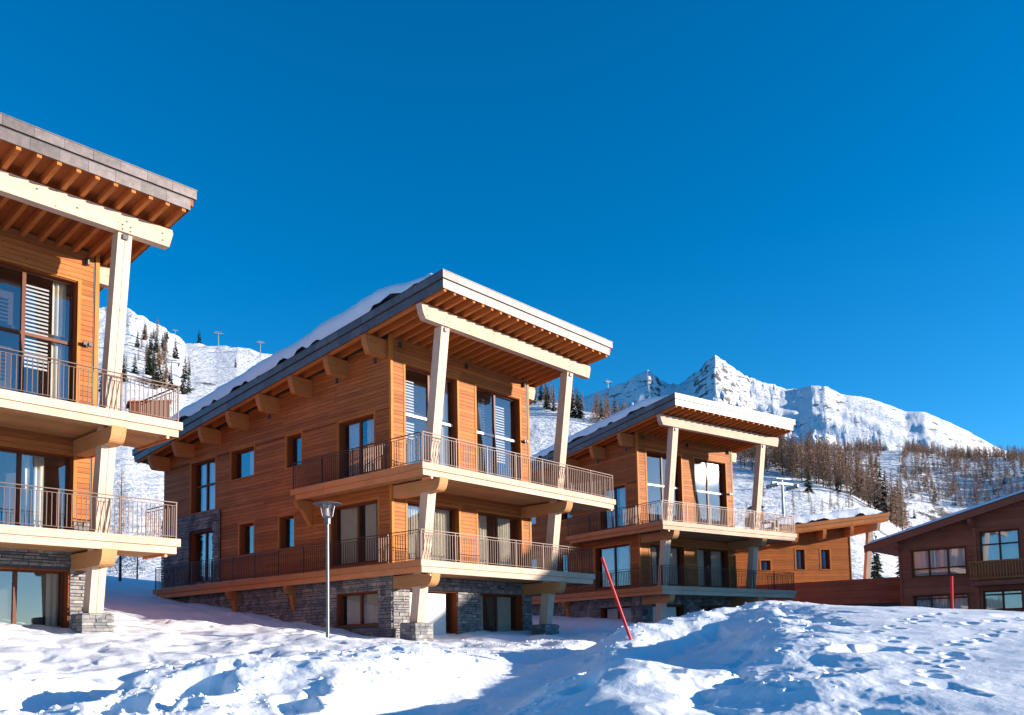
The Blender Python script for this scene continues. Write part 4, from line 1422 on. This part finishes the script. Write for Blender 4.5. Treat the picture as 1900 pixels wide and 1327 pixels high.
for (x, y, h) in ((-20.6, 47, 6.2), (-18.0, 49, 3.0), (-21.8, 52, 3.4), (-19.4, 54, 3.2), (-17.4, 56, 3.2)):
    tree('l', x, y, h, 'bare larch seen between the left chalet and the central chalet' if h > 5 else 'low bare bush behind the lower railing of the left chalet', None if h > 5 else 'bushes behind the left chalet', near=True)
# wood right of the central chalet
for k in range(70):
    t = rt.uniform(.02, .135)
    dA = float(np.interp(t, A_TAB[:, 0], A_TAB[:, 2]))
    d = dA * rt.uniform(.93, 1.05)
    kd = 's' if rt.random() < .3 else 'l'
    tree(kd, t * d, d, rt.uniform(8, 13), 'dark green spruce in the wood behind the right end of the central chalet' if kd == 's' else 'bare brown larch in the wood behind the right end of the central chalet', 'wood behind the central chalet')
# wood on the slope behind the right-hand chalets
for k in range(210):
    t = .235 + .205 * rt.random() ** .85
    dA = float(np.interp(t, A_TAB[:, 0], A_TAB[:, 2]))
    d = dA * rt.uniform(.90, 1.10)
    kd = 's' if rt.random() < .1 else 'l'
    tree(kd, t * d, d, rt.uniform(9, 17), 'dark green spruce among the larches on the slope right of the glinting chalet' if kd == 's' else 'brown bare larch of the wood on the slope right of the glinting chalet', 'wood on the right-hand slope')
for (t, e, h, k, lb) in ((.3354, .168, 8, 's', 'lone spruce on the open snow slope above the small orange chalet'), (.3688, .1673, 6, 's', 'small spruce below the brown wood, right of the lone spruce'), (.38, .1487, 7, 'l', 'lone bare larch on the snow slope above the low chalet roof'),
                         (.4429, .1353, 11, 's', 'left one of two dark spruces above the brown house roof'), (.4532, .1351, 10, 's', 'right one of two dark spruces above the brown house roof'), (.36, .15, 4, 'l', 'small bare larch left of the lone larch on the open slope')):
    x, y = on_slope(t, e)
    tree(k, x, y, h, lb)
for k in range(26):
    t, e = rt.uniform(.26, .44), rt.uniform(.115, .17)
    x, y = on_slope(t, e)
    tree('l', x, y, rt.uniform(2.0, 4.2), 'small bare sapling on the sunlit slope above the low chalet', 'saplings on the sunlit slope')
for (x, y, h) in ((29.6, 73, 5.2), (31.0, 76, 5.6), (31.3, 72, 4.6)):
    tree('s', x, y, h, 'dark spruce in the gap between the low chalet and the brown house', 'spruces in the gap')

# far woods that read as one mass
def wood_mass(name, pts, label):
    vs, fs = [], []
    k0 = 0
    base = {('l', i): (np.array(larch_mesh(200 + i, 44, 3, .05, 1.3).v), larch_mesh(200 + i, 44, 3, .05, 1.3).f) for i in range(3)}
    base.update({('s', i): (np.array(spruce_mesh(300 + i, 9, 7).v), spruce_mesh(300 + i, 9, 7).f) for i in range(2)})
    for (kd, x, y, h) in pts:
        V_, F_ = base[(kd, rt.randrange(3 if kd == 'l' else 2))]
        a = rt.uniform(0, 6.28)
        c_, s_ = math.cos(a), math.sin(a)
        P_ = np.stack([V_[:, 0] * c_ - V_[:, 1] * s_, V_[:, 0] * s_ + V_[:, 1] * c_, V_[:, 2]], 1) * h + np.array([x, y, Hz(x, y) - .1])
        vs.append(P_)
        fs += [tuple(i + k0 for i in f) for f in F_]
        k0 += len(P_)
    me = bpy.data.meshes.new(name)
    me.from_pydata(np.concatenate(vs).tolist(), [], fs)
    return me


for kd, mat, nm in (('l', 'larch', 'far_larch_wood'), ('s', 'spruce', 'far_spruce_wood')):
    pts = []
    for k in range(2600 if kd == 'l' else 330):
        t = rt.uniform(.30, .72)
        d = rt.uniform(735, 935) if rt.random() < .88 else rt.uniform(935, 1150)
        if abs(t - .415 - .00012 * (d - 700)) < .012:
            continue                       # piste cut through the wood
        pts.append((kd, t * d, d, rt.uniform(8, 14)))
    me = wood_mass(nm, pts, '')
    me.materials.append(MATS[mat])
    o = link(nm, me, None, 'stuff')
    tag(o, 'band of brown bare larches at the foot of the far mountain' if kd == 'l' else 'dark spruces mixed into the larch band below the far mountain', 'wood')

# ------------------------------------------------------------------ ski lift pylons
def pylon(t, e, h, label, rz=.5, dmax=3000):
    x, y = on_slope(t, e, dmax)
    o = thing('lift_pylon', (x, y, Hz(x, y) - .2), rz, label, 'lift pylon', 'ski lift pylons')
    MB().tube((0, 0, 0), (0, 0, h), h * .035, h * .022, 10).build('mast', 'pylon', o)
    MB().box(-h * .28, h * .28, -h * .02, h * .02, h, h * 1.04).build('cross_arm', 'pylon', o)
    for s_ in (-1, 1):
        w = MB().box(s_ * h * .27 - h * .02, s_ * h * .27 + h * .02, -h * .16, h * .16, h * .95, h * .995).build('sheave_beam', 'pylon', o)
        for j in range(4):
            MB().tube((s_ * h * .27 - h * .015, (-.12 + .08 * j) * h, h * .945), (s_ * h * .27 + h * .015, (-.12 + .08 * j) * h, h * .945), h * .03, seg=8).build('sheave', 'dark_metal', w)
    MB().box(-h * .2, h * .2, -h * .05, h * .05, h * 1.1, h * 1.115).box(-h * .012, h * .012, -h * .012, h * .012, h * 1.04, h * 1.1).build('service_bridge', 'pylon', o)
    return o


pylon(-.3304, .3456, 9, 'lift pylon standing on the left ridge against the sky')
pylon(-.2824, .3352, 8, 'lift pylon on the ridge just above the central chalet roof')
pylon(-.3798, .3579, 6, 'small lift pylon below the rocky left summit')
pylon(-.3834, .3014, 11, 'nearest lift pylon on the left slope, beside the spruces')
pylon(.1132, .284, 42, 'distant lift pylon on the ridge right of the central roof')
pylon(.3063, .122, 9, 'nearest lift pylon behind the upper gallery of the glinting chalet', dmax=200)
pylon(.4661, .1716, 9, 'lift pylon on the open piste above the brown house roof')

# ------------------------------------------------------------------ brown hut on the left slope
x, y = on_slope(-.409, .262)
HT = thing('brown_hut', (x, y, Hz(x, y)), .5, 'dark brown wooden hut seen through the upper railing of the left chalet', 'hut')
k = y / 300.
MB().box(-6 * k, 6 * k, -4 * k, 4 * k, -3, 4.6 * k).build('wall', 'frame', HT)
MB().hexa([(-7 * k, -4.8 * k, 4.61 * k), (7 * k, -4.8 * k, 6.6 * k), (7 * k, 4.8 * k, 6.6 * k), (-7 * k, 4.8 * k, 4.61 * k), (-7 * k, -4.8 * k, 5.0 * k), (7 * k, -4.8 * k, 7.0 * k), (7 * k, 4.8 * k, 7.0 * k), (-7 * k, 4.8 * k, 5.0 * k)]).build('roof', 'reveal', HT)
MB().prism([(-6 * k, 4.6 * k), (6 * k, 4.6 * k), (6 * k, 6.45 * k)], lambda a, b, t: (a, t, b), -4 * k, 4 * k).build('gable', 'frame', HT, fix=True)
MB().box(-1 * k, .2 * k, -4.06 * k, -4.0 * k, 0, 2.2 * k).build('door', 'frame', HT)

# ------------------------------------------------------------------ table and chairs on the gallery of the right chalet
def on_c3(u, v):
    c_, s_ = math.cos(.6504), math.sin(.6504)
    return (6.178 + u * c_ - v * s_, 42.949 + u * s_ + v * c_, EYE + 5.79 - .09)


tb = thing('garden_table', on_c3(8.3, -.9), .65, 'dark garden table on the upper gallery of the glinting chalet', 'table')
MB().box(-.6, .6, -.4, .4, .70, .74).build('table_top', 'dark_metal', tb)
for sx in (-.54, .54):
    for sy in (-.34, .34):
        MB().box(sx - .025, sx + .025, sy - .025, sy + .025, 0, .699).build('leg', 'dark_metal', tb)
for (u, v, rz, lb) in ((7.4, -.9, 0., 'left dark garden chair beside the gallery table'), (9.15, -.9, math.pi, 'right dark garden chair beside the gallery table')):
    cc = thing('garden_chair', on_c3(u, v), .65 + rz, lb, 'chair', 'garden chairs')
    MB().box(-.22, .22, -.22, .22, .42, .46).build('seat', 'dark_metal', cc)
    MB().box(-.24, -.2, -.22, .22, .461, .9).build('backrest', 'dark_metal', cc)
    for sx in (-.2, .2):
        for sy in (-.2, .2):
            MB().box(sx - .015, sx + .015, sy - .015, sy + .015, 0, .419).build('leg', 'dark_metal', cc)
